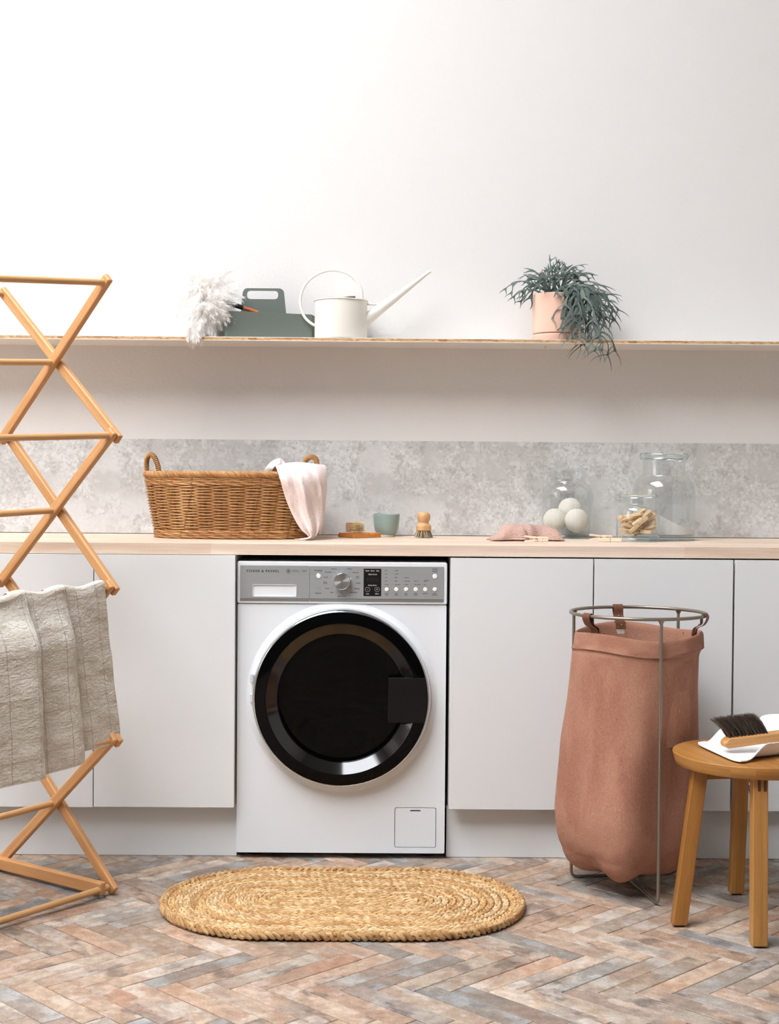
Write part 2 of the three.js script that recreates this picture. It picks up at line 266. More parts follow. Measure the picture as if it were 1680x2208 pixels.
// ------------------------------------------------------------------ cupboards and plinths
function doorGeo(w, h, t = 0.019, chamfer = 0.006) {
  const s = new THREE.Shape(), b = 0.0015;   // profile in (depth, height): the top edge is bevelled as a finger pull
  s.moveTo(-t, 0); s.lineTo(-b, 0); s.lineTo(0, b); s.lineTo(0, h - chamfer); s.lineTo(-chamfer, h); s.lineTo(-t, h); s.closePath();
  return extrude(s, w, 0.0012, 4, 2).rotateY(PI / 2).translate(-w / 2, 0, 0).rotateY(PI).rotateY(PI);
}
function doorAt(x0, x1, y0, y1, parent, ch) { const w = x1 - x0, s = doorGeo(w, y1 - y0, 0.019, ch); const m = part('door', s, M.cabinet, parent); m.position.set((x0 + x1) / 2, y0, 0); return m; }
{
  const X = (px, py = 1450) => atz(px, py, 0).x, z0 = ROOM.z0 + 0.002, zb = -0.021;
  const carcass = (xa, xb, parent, y1 = CT - 0.034) => { const t = 0.016, d = zb - z0, c = (xa + xb) / 2, w = xb - xa; part('carcass', [box(t, y1 - 0.152, d, xa + t / 2, (y1 + 0.152) / 2, (z0 + zb) / 2), box(t, y1 - 0.152, d, xb - t / 2, (y1 + 0.152) / 2, (z0 + zb) / 2), box(w - 2 * t, t, d, c, 0.16, (z0 + zb) / 2), box(w - 2 * t, t, d, c, y1 - t / 2, (z0 + zb) / 2), box(w - 2 * t, y1 - 0.19, 0.008, c, (y1 + 0.152) / 2, z0 + 0.004)], M.carcass, parent); };
  const yb = 0.1505, yL = 0.8697, yR = 0.8672;
  const l1 = X(204.6) - 0.0012, l0 = X(204.6) + 0.0012, l2 = X(507.5), r0 = X(969.5), r1 = X(1276.3), r2 = X(1575), r3 = X(1579.5);
  let c = thing('base_cupboard', 'white two-door base cupboard left of the washing machine, behind the clothes airer', 'cupboard');
  carcass(l1 - (l2 - l0), l2 + 0.0012, c); doorAt(l1 - (l2 - l0), l1, yb - 0.0008, yL, c, 0.005); doorAt(l0, l2, yb + 0.0006, yL, c, 0.005);
  c = thing('base_cupboard', 'white two-door base cupboard right of the washing machine, behind the pink laundry hamper', 'cupboard');
  carcass(r0 - 0.001, r2, c, CT - 0.037); doorAt(r0, r1 - 0.0018, yb, yR, c, 0.009); doorAt(r1 + 0.0018, r2, yb, yR, c, 0.009);
  c = thing('base_cupboard', 'white base cupboard at the far right, behind the round wooden stool', 'cupboard');
  carcass(r3, r3 + 0.6, c, CT - 0.037); doorAt(r3, r3 + 0.6, yb, yR, c, 0.009);
  const kz = -0.03, kt = 0.016, k1 = atz(510.3, 1790, kz).x, k2 = atz(962.6, 1790, kz).x, kick = (a, b) => box(b - a, yb - 0.002, kt, (a + b) / 2, (yb - 0.002) / 2 + 0.0006, kz - kt / 2);
  tag(part('plinth', kick(-1.5, k1), M.cabinet), 'white plinth board under the cupboards left of the washing machine', 'plinth');
  tag(part('plinth', kick(k2, r3 + 0.6), M.cabinet), 'white plinth board under the cupboards right of the washing machine', 'plinth');
}
// ------------------------------------------------------------------ wall shelf
const SH = { z: -0.45, top: 1.5352, bot: 1.5230 };
{
  const ply = tex(1024, 64, (u, v) => { const n = fbm(u, v, 60, 6, 4, 600), k = fbm(u, v, 14, 3, 3, 620), s = vn(u * 300, v * 20, 300, 20, 640); let c = mixc([205, 172, 130], [176, 134, 90], smooth(0.35, 0.7, n)); c = mixc(c, [143, 92, 52], smooth(0.62, 0.75, k) * 0.7); const g = (s - 0.5) * 30; return [c[0] + g, c[1] + g, c[2] + g]; }, { repeat: [1 / 0.6, 1 / 0.012] });
  const t = thing('wall_shelf', 'long thin white wall shelf with a raw plywood front edge', 'shelf');
  const x0 = ROOM.x0 + 0.01, w = ROOM.x1 - ROOM.x0 - 0.02, cx = (ROOM.x0 + ROOM.x1) / 2, d = SH.z - ROOM.z0, lam = 0.0018, white = phys({ color: 0xe2ddd6, roughness: 0.45 });
  part('plywood_core', uvBox(box(w, SH.top - SH.bot - 2 * lam, d, cx, (SH.top + SH.bot) / 2, ROOM.z0 + d / 2), 'x'), std({ map: ply, roughness: 0.85 }), t, 'raw plywood edge');
  part('laminate', box(w, lam, d - 0.0004, cx, SH.top - lam / 2, ROOM.z0 + d / 2), white, t); part('laminate', box(w, lam, d + 0.0006, cx, SH.bot + lam / 2, ROOM.z0 + d / 2), white, t);
}
// ------------------------------------------------------------------ washing machine
{
  const W = thing('washing_machine', 'white front-loading washing machine with a round black glass door and grey control panel', 'washing machine', [0, 0, -0.006]);
  const X = (px, py = 1250) => (px - 739 + 0.0055 * (py - 1250)) / 753, Y = (px, py) => 0.853 - (py - 1212 - 0.0078 * (px - 739)) / 755;   // photograph to the front of the machine
  const chrome = phys({ color: 0xd8dadb, metalness: 1, roughness: 0.12 }), brushed = phys({ color: 0x909292, metalness: 0.35, roughness: 0.38 }), steel = phys({ color: 0x9a9c9d, metalness: 1, roughness: 0.3 });
  const black = phys({ color: 0x050506, roughness: 0.05, specularIntensity: 0.25 }), rubber = std({ color: 0x1c1c1d, roughness: 0.7 });
  const cx = X(738, 1505), cy = Y(738, 1505), sw = 0.2985, y0 = 0.0165, ys = Y(739, 1303.5), T = 0.853;
  // outer case: front skin with the door opening and the filter opening
  const fl = { x: X(897.5, 1790), y: Y(897.5, 1788.5), w: 0.119, h: 0.1155 };
  const s = rrect(2 * sw, ys - 0.001 - y0, 0.005, 0, (ys - 0.001 + y0) / 2), hole = new THREE.Path(); hole.absarc(cx, cy, 0.224, 0, TAU, true); s.holes.push(hole);
  s.holes.push(rrect(fl.w, fl.h, 0.006, fl.x, fl.y, new THREE.Path()));
  part('front_skin', extrude(s, 0.02, 0.004, 64, 3).translate(0, 0, -0.02), M.white, W);
  const D = 0.6, t = 0.012;
  part('case', [box(t, T - 0.03, D, -sw + t / 2, (T - 0.03) / 2 + y0, -0.021 - D / 2), box(t, T - 0.03, D, sw - t / 2, (T - 0.03) / 2 + y0, -0.021 - D / 2), box(2 * sw, t, D, 0, y0 + t / 2, -0.021 - D / 2), box(2 * sw - 2 * t, T - 0.05, t, 0, T / 2, -0.021 - D), box(2 * sw - 0.001, 0.02, D, 0, T - 0.0105, -0.021 - D / 2)], M.white, W);
  // swelling of the skin round the door
  part('door_surround', lathe([[0.2245, -0.014], [0.2245, 0.0075], [0.2552, 0.0088], [0.2575, 0.008], [0.262, 0.0052], [0.267, 0.002], [0.273, 0.0003], [0.276, -0.001]], 128).rotateX(PI / 2).translate(cx, cy, 0), M.white, W);
  // console
  const yc0 = ys + 0.0005;
  part('console', extrude(rrect(2 * sw + 0.003, T - yc0, 0.007, 0, (T + yc0) / 2), 0.024, 0.004, 10, 3).translate(0, 0, -0.0195), M.white, W);
  // printed fascia, left part is the drawer front
  const fx0 = X(519.7), fx1 = X(957), fy1 = Y(739, 1221), fy0 = Y(739, 1298.3), fd = X(668.8), fyb = Y(739, 1291.5);
  const cw = 2048, chh = 368, cv = document.createElement('canvas'); cv.width = cw; cv.height = chh; const c = cv.getContext('2d');
  const cxp = (px) => (X(px) - fx0) / (fx1 - fx0) * cw, cyp = (px, py) => (fy1 - Y(px, py)) / (fy1 - fy0) * chh, ks = cw / (957 - 519.7);
  c.fillStyle = '#9fa1a1'; c.fillRect(0, 0, cw, chh);
  const rb = rng(5); for (let i = 0; i < 900; i++) { c.fillStyle = rb() < 0.5 ? 'rgba(255,255,255,0.05)' : 'rgba(60,60,60,0.05)'; c.fillRect(rb() * cw, rb() * chh, 60 + rb() * 300, 1); }
  const txt = (str, px, py, size, { w = '600', col = '#2a2c2e', al = 'center', sp = 0 } = {}) => { c.font = `${w} ${size * ks}px sans-serif`; c.fillStyle = col; c.textAlign = al; c.textBaseline = 'middle'; if (sp) c.letterSpacing = `${sp * ks}px`; c.fillText(str, cxp(px), cyp(px, py)); if (sp) c.letterSpacing = '0px'; };
  const ring = (px, py, r, col, lw = 0.6, fill) => { c.beginPath(); c.arc(cxp(px), cyp(px, py), r * ks, 0, TAU); if (fill) { c.fillStyle = fill; c.fill(); } c.lineWidth = lw * ks; c.strokeStyle = col; c.stroke(); };
  c.font = `800 ${7.3 * ks}px sans-serif`; { const want = (603.6 - 533.7) * ks, n = 'FISHER & PAYKEL', b = c.measureText(n).width, sp = (want - b) / (n.length - 1) / ks; txt(n, 533.7, 1231.4, 7.3, { w: '800', col: '#1c1e20', al: 'left', sp }); }
  ring(623.6, 1231.8, 4.8, '#4a4d50', 0.7); ring(623.6, 1231.8, 1.6, '#3a3d40', 1.1);
  for (let i = 0; i < 6; i++) { const a = i * TAU / 6; c.beginPath(); c.arc(cxp(623.6) + Math.cos(a) * 2.3 * ks, cyp(623.6, 1231.8) + Math.sin(a) * 2.3 * ks, 0.8 * ks, 0, TAU); c.fillStyle = '#3a3d40'; c.fill(); }
  txt('POWERED BY', 631, 1230.2, 2.5, { al: 'left', col: '#505356' }); txt('SMART DRIVE', 631, 1233.2, 2.5, { al: 'left', col: '#505356' }); txt('|', 650.4, 1231.5, 5, { col: '#505356' }); txt('12KG', 657.4, 1231.8, 4.2, { w: '700', col: '#303336' });
  txt('POWER', 687.5, 1231, 4.4, { w: '700', sp: 0.35 }); txt('Keylock', 687.5, 1279.6, 3.6); ring(687.5, 1270.5, 4.6, '#8b8e90', 0.6); ring(687.5, 1270.5, 1.4, '#8b8e90', 0.6);
  for (const [n, px, py, dx, dy] of [['Cottons', 721, 1227.2, 731.5, 1230.2], ['Everyday', 709, 1234.2, 722.5, 1234.6], ['Quick', 704, 1245, 714.5, 1244.5], ['Rinse', 707, 1269.4, 717.5, 1269], ['Spin', 717, 1278, 726.5, 1276.5], ['Drum Clean', 738.5, 1286.4, 738.5, 1281], ['Heavy', 754.6, 1227.3, 744.5, 1230], ['Delicate', 767.5, 1235, 755, 1234.6], ['Bulky', 774, 1258, 766, 1257.5], ['Allergy', 770.7, 1270, 761, 1268.5], ['Handwash', 763.4, 1278.2, 750.5, 1276.5]]) { txt(n, px, py, 3.3); ring(dx, dy, 2.3, 'rgba(120,123,125,0.7)', 0.5); }
  txt('Super', 702.5, 1255.4, 3.1); txt('Quick', 702.5, 1258.4, 3.1); txt('Easy', 772, 1243.7, 3.1); txt('Iron', 772, 1246.8, 3.1);
  // display
  c.fillStyle = '#0c0c0d'; c.fillRect(cxp(785), cyp(804, 1226.9), cxp(822.8) - cxp(785), cyp(804, 1286) - cyp(804, 1226.9));
  const wt = { col: '#f2f2f2', w: '700' };
  txt('Wash', 793, 1231.5, 3.3, wt); txt('Rinse', 804.3, 1231.5, 3.3, wt); txt('Spin', 815.4, 1231.5, 3.3, wt); txt('TIME TO GO', 804.2, 1239.4, 3.3, wt); txt('8888', 804, 1250.8, 12.5, { col: '#2c2c2e', w: '400' }); txt('Delay Start', 803.8, 1262.6, 3.4, wt);
  for (const [px, g, n] of [[793.6, '-', 'Less'], [814, '+', 'More']]) { ring(px, 1271.6, 5, '#e8e8e8', 0.5); txt(g, px, 1271.4, 7, wt); txt(n, px, 1281, 3.3, wt); }
  const cols = [[834.6, ['90', '60', '40', '20', 'Cold'], 'Wash|Temp'], [855.3, ['1400', '1100', '800', '500', 'No Spin'], 'Spin|Speed'], [876.3, ['Heavy', 'Normal', 'Light'], 'Soil|Level'], [897, ['Rinse +', 'Pre Wash'], 'Wash|Boost'], [917.5, ['Wrinkle Free', 'Eco'], 'Options'], [938, [], 'Add a|Garment']];
  for (const [px, list, n] of cols) {
    list.forEach((w, i) => { const y = 1261.2 - (list.length - 1 - i) * 7.6; if (w === 'Wrinkle Free') { txt('Wrinkle', px - 3, y - 1.3, 2.9, { al: 'left' }); txt('Free', px - 3, y + 1.4, 2.9, { al: 'left' }); } else txt(w, px - 3, y, 3.1, { al: 'left' }); ring(px - 5.4, y, 0.4, '#55585a', 0.4); });
    const [a, b] = n.split('|'); if (b) { txt(a, px, 1280.4, 3); txt(b, px, 1283.5, 3); } else txt(a, px, 1280.6, 3);
  }
  txt('START', 938, 1228.4, 4, { w: '800' }); txt('PAUSE', 938, 1233, 4, { w: '800' });
  const print = new THREE.CanvasTexture(cv); print.colorSpace = THREE.SRGBColorSpace; print.anisotropy = 8;
  const printed = phys({ map: print, metalness: 0.25, roughness: 0.4 });
  const uvFront = (g) => { const p = g.attributes.position, n = g.attributes.normal, uv = g.attributes.uv; for (let i = 0; i < p.count; i++) uv.setXY(i, (p.getX(i) - fx0) / (fx1 - fx0), (p.getY(i) - fy0) / (fy1 - fy0)); return g; };
  const zf = 0.0045, plate = (a, b, b2, y0_, y1_, holes = []) => { const sh = rrect(b - a, y1_ - y0_, 0.0022, (a + b) / 2, (y0_ + y1_) / 2); holes.forEach((h) => sh.holes.push(h)); return uvFront(extrude(sh, 0.0032, 0.0006, 8, 2).translate(0, 0, zf - 0.0002)); };
  const rc = { x: (X(547.7) + X(639.6)) / 2, y: (Y(593, 1261.5) + Y(593, 1286)) / 2, w: X(639.6) - X(547.7), h: Y(593, 1261.5) - Y(593, 1286) };
  const drawer = part('detergent_drawer', plate(fx0, fd - 0.0008, 0, fyb, fy1, [rrect(rc.w, rc.h, 0.003, rc.x, rc.y, new THREE.Path())]), printed, W);
  part('drawer_recess', [box(rc.w, 0.0015, 0.0072, rc.x, rc.y + rc.h / 2 + 0.0006, zf - 0.0004), box(rc.w, 0.0015, 0.0072, rc.x, rc.y - rc.h / 2 - 0.0006, zf - 0.0004), box(0.0015, rc.h, 0.0072, rc.x - rc.w / 2 - 0.0006, rc.y, zf - 0.0004), box(0.0015, rc.h, 0.0072, rc.x + rc.w / 2 + 0.0006, rc.y, zf - 0.0004)], phys({ color: 0xdfe6e8, roughness: 0.3 }), drawer);
  const fas = part('control_panel', plate(fd + 0.0008, fx1, 0, fyb, fy1), printed, W);
  for (const [a, b] of [[fx0, fd - 0.0008], [fd + 0.0008, fx1]]) { // bevelled lower edge of the fascia
    const p = [[fy0, 0.0004], [fyb - 0.0004, 0.0031]], g = new THREE.BufferGeometry(), z = (k) => zf + p[k][1];
    g.setAttribute('position', new THREE.Float32BufferAttribute([a, p[0][0], z(0), b, p[0][0], z(0), b, p[1][0], z(1), a, p[0][0], z(0), b, p[1][0], z(1), a, p[1][0], z(1), a, p[1][0], z(1), b, p[1][0], z(1), b, p[1][0], zf - 0.0005, a, p[1][0], z(1), b, p[1][0], zf - 0.0005, a, p[1][0], zf - 0.0005], 3)); g.computeVertexNormals();
    part('panel_lip', g, brushed, a === fx0 ? drawer : fas);
  }
  const zt = zf + 0.003, btnM = phys({ color: 0xf0f0ee, roughness: 0.35 });
  const button = (px, py, r) => part('button', lathe([[0, 0.0016], [r * 0.85, 0.0015], [r, 0.0008], [r, 0]], 28).rotateX(PI / 2).translate(X(px), Y(px, py), zt), btnM, fas);
  button(688.2, 1242.2, 0.0066); part('button_ring', new THREE.TorusGeometry(0.0068, 0.0007, 8, 36).translate(X(688.2), Y(688.2, 1242.2), zt + 0.0004), chrome, fas); button(938, 1243.2, 0.0068); for (const [px] of cols) button(px, 1271.4, 0.006);
  const dial = new THREE.Group(); dial.name = 'dial'; dial.position.set(X(738.8), Y(738.8, 1253.3), zt); W.add(dial);
  part('dial_skirt', lathe([[0.0215, 0], [0.0238, 0.001], [0.0238, 0.017], [0.0226, 0.0185], [0.0222, 0.0182]], 72).rotateX(PI / 2), chrome, dial);
  const face = new THREE.RingGeometry(0.0001, 0.0222, 96, 6).translate(0, 0, 0.018); { const p = face.attributes.position, uv = face.attributes.uv; for (let i = 0; i < uv.count; i++) uv.setXY(i, p.getX(i) * 20 + 0.5, p.getY(i) * 20 + 0.5); }
  const lines = (() => { const l = face.toNonIndexed(), p = l.attributes.position, uv = l.attributes.uv; for (let i = 0; i < p.count; i++) { const x = p.getX(i), y = p.getY(i), a = Math.atan2(y, x); uv.setXY(i, (a + PI) / TAU, Math.hypot(x, y) * 45); } for (let i = 0; i < p.count; i += 3) { const u = [0, 1, 2].map((k) => uv.getX(i + k)); if (Math.max(...u) - Math.min(...u) > 0.5) for (let k = 0; k < 3; k++) if (u[k] < 0.5) uv.setX(i + k, u[k] + 1); } return l; })();
  part('dial_face', lines, phys({ color: 0xc8cacb, metalness: 1, roughness: 0.3, anisotropy: 0.9 }), dial);
  part('marker', rbox(0.003, 0.0045, 0.003, 0.0012).translate(0.0245, 0.0078, 0.012), phys({ color: 0xf5f5f5, roughness: 0.3 }), dial);
  // door: chrome ring, black glass rim, sloping inner bowl, dark lens, grip
  const door = new THREE.Group(); door.name = 'door'; door.position.set(cx, cy, 0.012); W.add(door);
  const lz = (pts, seg = 160) => lathe(pts, seg).rotateX(PI / 2);
  part('chrome_ring', lz([[0.2545, 0.002], [0.2552, 0.006], [0.2535, 0.016], [0.2505, 0.0235], [0.2465, 0.0275], [0.2462, 0.024]]), chrome, door);
  part('glass_rim', lz([[0.2462, 0.025], [0.245, 0.0268], [0.216, 0.0285], [0.2148, 0.028]]), black, door);
  part('bowl', lz([[0.2148, 0.0282], [0.2135, 0.0265], [0.1855, 0.0065], [0.1838, 0.0062]]), phys({ color: 0x0a0b0c, roughness: 0.1, ior: 1.65 }), door);
  part('lens', lz([[0.1838, 0.0062], [0.181, 0.0035], [0.17, 0.0022], [0.12, 0.0016], [0.06, 0.0013], [0.0001, 0.0012]]), phys({ color: 0x1c2022, transmission: 0.97, roughness: 0.02, ior: 1.5, thickness: 0, specularIntensity: 0.22 }), door);
  // grip plate at the right
  { const sh = new THREE.Shape(), R = 0.2455, a0 = 0.255, a1 = -0.27, xl = 0.1325; sh.moveTo(xl, R * Math.sin(a1) + 0.006); sh.quadraticCurveTo(xl, R * Math.sin(a1), xl + 0.006, R * Math.sin(a1)); sh.lineTo(R * Math.cos(a1), R * Math.sin(a1)); sh.absarc(0, 0, R, a1, a0, false); sh.lineTo(xl + 0.006, R * Math.sin(a0)); sh.quadraticCurveTo(xl, R * Math.sin(a0), xl, R * Math.sin(a0) - 0.006); sh.closePath();
    part('grip', extrude(sh, 0.02, 0.0012, 24, 2).translate(0.0, 0, 0.0105), phys({ color: 0x100f10, roughness: 0.35, specularIntensity: 0.5 }), door); }
  for (const hy of [0.055, -0.002]) part('hinge', rbox(0.01, 0.026, 0.012, 0.003).translate(-0.2555, hy, 0.004), phys({ color: 0xc9cccd, roughness: 0.3 }), door);
  // drum behind the glass
  part('drum', [new THREE.CylinderGeometry(0.222, 0.222, 0.3, 64, 1, true).rotateX(PI / 2).translate(cx, cy, -0.17), new THREE.CircleGeometry(0.222, 64).translate(cx, cy, -0.32)], Object.assign(steel.clone(), { side: THREE.DoubleSide, color: new THREE.Color(0x3a3c3d) }), W);
  part('gasket', lathe([[0.2235, 0.0], [0.2235, 0.02], [0.19, 0.012], [0.185, -0.03], [0.2, -0.05]], 72).rotateX(PI / 2).translate(cx, cy, -0.02), rubber, W);
  for (let i = 0; i < 3; i++) { const a = 0.4 + i * TAU / 3; part('drum_lifter', rbox(0.05, 0.035, 0.24, 0.012).translate(0, -0.2, -0.17).rotateZ(a).translate(cx, cy, 0), steel, W); }
  // filter flap
  const fp = rrect(fl.w - 0.0032, fl.h - 0.0032, 0.005, fl.x, fl.y); fp.holes.push(rrect(0.029, 0.0042, 0.0008, fl.x, fl.y + fl.h / 2 - 0.0095, new THREE.Path()));
  part('filter_flap', extrude(fp, 0.011, 0.0016, 8, 2).translate(0, 0, -0.0106), M.white, W);
  part('flap_backing', box(fl.w + 0.02, fl.h + 0.02, 0.006, fl.x, fl.y, -0.026), std({ color: 0x39393a, roughness: 0.7 }), W);
  for (const sx of [-1, 1]) for (const z of [-0.06, -0.56]) part('foot', lathe([[0, 0], [0.022, 0], [0.022, 0.008], [0.009, 0.01], [0.009, y0 + 0.001], [0, y0 + 0.001]], 24).translate(sx * 0.25, 0.0006, z), rubber, W);
}
// ------------------------------------------------------------------ folding clothes airer and the towel on it
const pine = std(wood([216, 166, 113], [180, 122, 70], { seed: 51, rough: 0.45, streak: 0.5, fine: 0.25, rings: 5 })), dowel = std(wood([210, 164, 112], [180, 126, 76], { seed: 57, rough: 0.5, streak: 0.35, rings: 4 }));
const RACK = {};
{
  const R = thing('clothes_airer', 'tall folding pine clothes airer with round rails, standing at the left by the cupboards', 'clothes airer', [0, 0, 0]);
  const rf = aty(232, 1930, 0), lf = aty(6, 1872, 0);                       // feet of the near frame: right-front and left-back
  const U = rf.clone().sub(lf); U.y = 0; const wid = U.length(); U.normalize(); const N = V(-U.z, 0, U.x).multiplyScalar(-1);   // N points to the photograph's left, along the rails
  if (N.x > 0) N.multiplyScalar(-1);
  const LV = [0.022, 0.409, 0.803, 1.197, 1.592], lean = [0.004, 0.02, 0.006, 0.014, -0.006], sag = [-0.01, -0.04, -0.034, -0.045, -0.088];   // the airer leans and its left frame stands lower
  const P = (s, lv, side = 0) => { const p = lf.clone().addScaledVector(U, s * wid + lean[lv]).addScaledVector(N, side); p.y = LV[lv] + sag[lv] * side; return p; };
  const span = 0.62, bw = 0.028, bt = 0.017;
  for (const side of [0, span]) {
    const dir = side ? -1 : 1;
    for (let k = 0; k < 4; k++) {
      const off = bt * 0.53, ext = 0.018, a0 = P(1, k, side), a1 = P(0, k + 1, side), b0 = P(0, k, side), b1 = P(1, k + 1, side);
      const go = (p, q, o, n) => { const d = q.clone().sub(p).normalize(); const A = p.clone().addScaledVector(d, -ext).addScaledVector(N, o), B = q.clone().addScaledVector(d, ext).addScaledVector(N, o); return part('slat', bar(A, B, bw, bt, 0.005, k * 0.7 + n), pine, R); };
      go(a0, a1, -off, 0.1 + side);   // outer run, leaning left as it rises
      go(b0, b1, off, 0.5 + side);    // inner run, on the rail side
    }
    // foot rail between the two feet of the frame
    const f = bar(P(-0.02, 0, side).setY(0.024).addScaledVector(N, 0.026), P(1.02, 0, side).setY(0.024).addScaledVector(N, 0.026), 0.034, 0.02, 0.005, 2.3 + side); part('foot_rail', f, pine, R);
    for (const s of [0, 1]) part('foot_pad', new THREE.CylinderGeometry(0.009, 0.008, 0.0068, 18).translate(0, 0.0034, 0).translate(...P(s, 0, side).setY(0.0006).addScaledVector(N, 0.026).toArray()), std({ color: 0x8d8a86, roughness: 0.6 }), R);
  }
  const rr = 0.0085;
  const rail = (p, n) => part('rail', rod(p(0.004), p(span + 0.01), rr, 16, n), dowel, R);
  for (let lv = 0; lv <= 4; lv++) for (const s of [0, 1]) rail((d) => P(s, lv, d), lv * 1.3 + s * 0.4);
  for (let lv = 0; lv < 4; lv++) rail((d) => P(0.5, lv, d).lerp(P(0.5, lv + 1, d), 0.5), lv * 0.9 + 0.77);
  Object.assign(RACK, { P, U, N, wid, rr });
}
{ // linen towel over the right-hand rail of the third level: front leaf in three overlapping folds, back leaf behind
  const { P, N, U } = RACK, base = P(1, 2), n = U.clone().negate().cross(V(0, 0, 0)).length() ? U : U;   // outward from the rail is +U
  const noise = (u, v, s) => fbm(((u % 1) + 1) % 1, ((v % 1) + 1) % 1, 6, 10, 4, s) - 0.5;
  // plan of the folds: distance along the rail and distance out from it, as the sheet runs from its right edge to the left
  const plan = [[0.0, 0.0], [0.06, 0.004], [0.12, 0.006], [0.175, 0.004], [0.195, 0.012], [0.18, 0.022], [0.15, 0.028], [0.14, 0.036], [0.156, 0.043], [0.22, 0.038], [0.28, 0.036], [0.315, 0.04], [0.305, 0.052], [0.28, 0.058], [0.272, 0.066], [0.288, 0.073], [0.36, 0.064], [0.43, 0.06], [0.46, 0.068], [0.45, 0.08], [0.47, 0.088], [0.56, 0.08]];
  const curve = new THREE.CatmullRomCurve3(plan.map(([s, o]) => V(s, o, 0)), false, 'centripetal');
  const len = [0.385, 0.455], map = tex(512, 512, (u, v) => {
    const wx = vn(u * 256, v * 30, 256, 30, 700), wy = vn(u * 30, v * 256, 30, 256, 710), cl = fbm(u, v, 6, 6, 4, 720), slub = vn(u * 18, v * 200, 18, 200, 730);
    let c = mixc([214, 208, 198], [198, 190, 177], smooth(0.3, 0.7, cl)); const g = (wx + wy - 1) * 22 + (slub - 0.5) * 8; c = [c[0] + g, c[1] + g, c[2] + g];
    const lx = Math.abs(((u * 3) % 1) - 0.5) * 512 / 3, ly = Math.abs(((v * 3) % 1) - 0.5) * 512 / 3, lx2 = Math.abs(((u * 3 + 0.55) % 1) - 0.5) * 512 / 3;
    if (lx < 1.1 + wy || ly < 0.8 + wx * 0.8) c = mixc(c, [118, 98, 80], 0.4 + 0.3 * wx);
    return c;
  }, { repeat: [1, 1] });
  const crumple = tex(512, 512, (u, v) => 0.55 * fbm(u, v, 14, 20, 4, 740) + 0.25 * fbm(u, v, 46, 60, 2, 750) + 0.2 * vn(u * 120, v * 120, 120, 120, 760), { srgb: false, repeat: [0.4, 0.4] });
  const linen = std({ map, bumpMap: crumple, bumpScale: 0.0042, roughness: 0.95, side: THREE.DoubleSide });
  const rr = RACK.rr + 0.004;
  const fn = (u, v) => {
    const t = u, c = curve.getPoint(t), w = noise(u * 0.9, v * 0.8, 770);
    const s0 = c.x, seg = s0;
    let y, out;
    const top = 0.13;                                  // share of v that goes over the rail
    const L = lerp(0.402, 0.428, smooth(0.1, 0.45, u));
    if (v < 0.18) { const q = v / 0.18; y = -(1 - q) * 0.24; out = -rr - 0.012 - 0.01 * Math.sin(u * 20); if (q > 0.6) { const k = (q - 0.6) / 0.4; y = lerp(-0.096, 0, k); out = lerp(-rr - 0.012, -rr, k); } }
    else if (v < 0.30) { const q = (v - 0.18) / 0.12 * PI; y = Math.sin(q) * rr; out = -Math.cos(q) * rr; }
    else { const q = (v - 0.30) / 0.70; y = -q * L; out = rr + 0.003 * q; }
    const down = clamp(-y / 0.2) * (v > 0.3 ? 1 : 0), k = 0.35 + 0.65 * smooth(0, 0.6, down);
    const sAlong = lerp(s0, plan[0][0] + s0, 1), fold = c.y * (v > 0.24 ? lerp(0.32, 1, smooth(0, 0.12, -Math.min(0, y))) : 0.3);
    const bunch = v > 0.3 ? 0.004 * Math.sin(u * 31) * (1 - down) : 0;
    const hump = (v > 0.1 && v < 0.36) ? 0.010 * (0.5 + 0.5 * Math.sin(s0 * 46 + 1.2)) * smooth(0.1, 0.2, v) * (1 - smooth(0.3, 0.36, v)) : 0;
    const p = base.clone().addScaledVector(N, 0.03 + sAlong - 0.055 * clamp(-y / L) * (v > 0.3 ? 1 - 0.6 * smooth(0.1, 0.6, u) : 0)).addScaledVector(U, out + fold + bunch + w * 0.012 * down);
    p.y += y + hump - 0.034 * (0.03 + s0) + 0.004 * noise(u, v * 0.5, 780); return p;
  };
  tag(part('linen_towel', sheet(fn, 150, 90, 0.0012, [6.3, 4.2]), linen), 'crumpled beige linen towel with a thin brown window check, hung on the wooden clothes airer', 'towel');
}
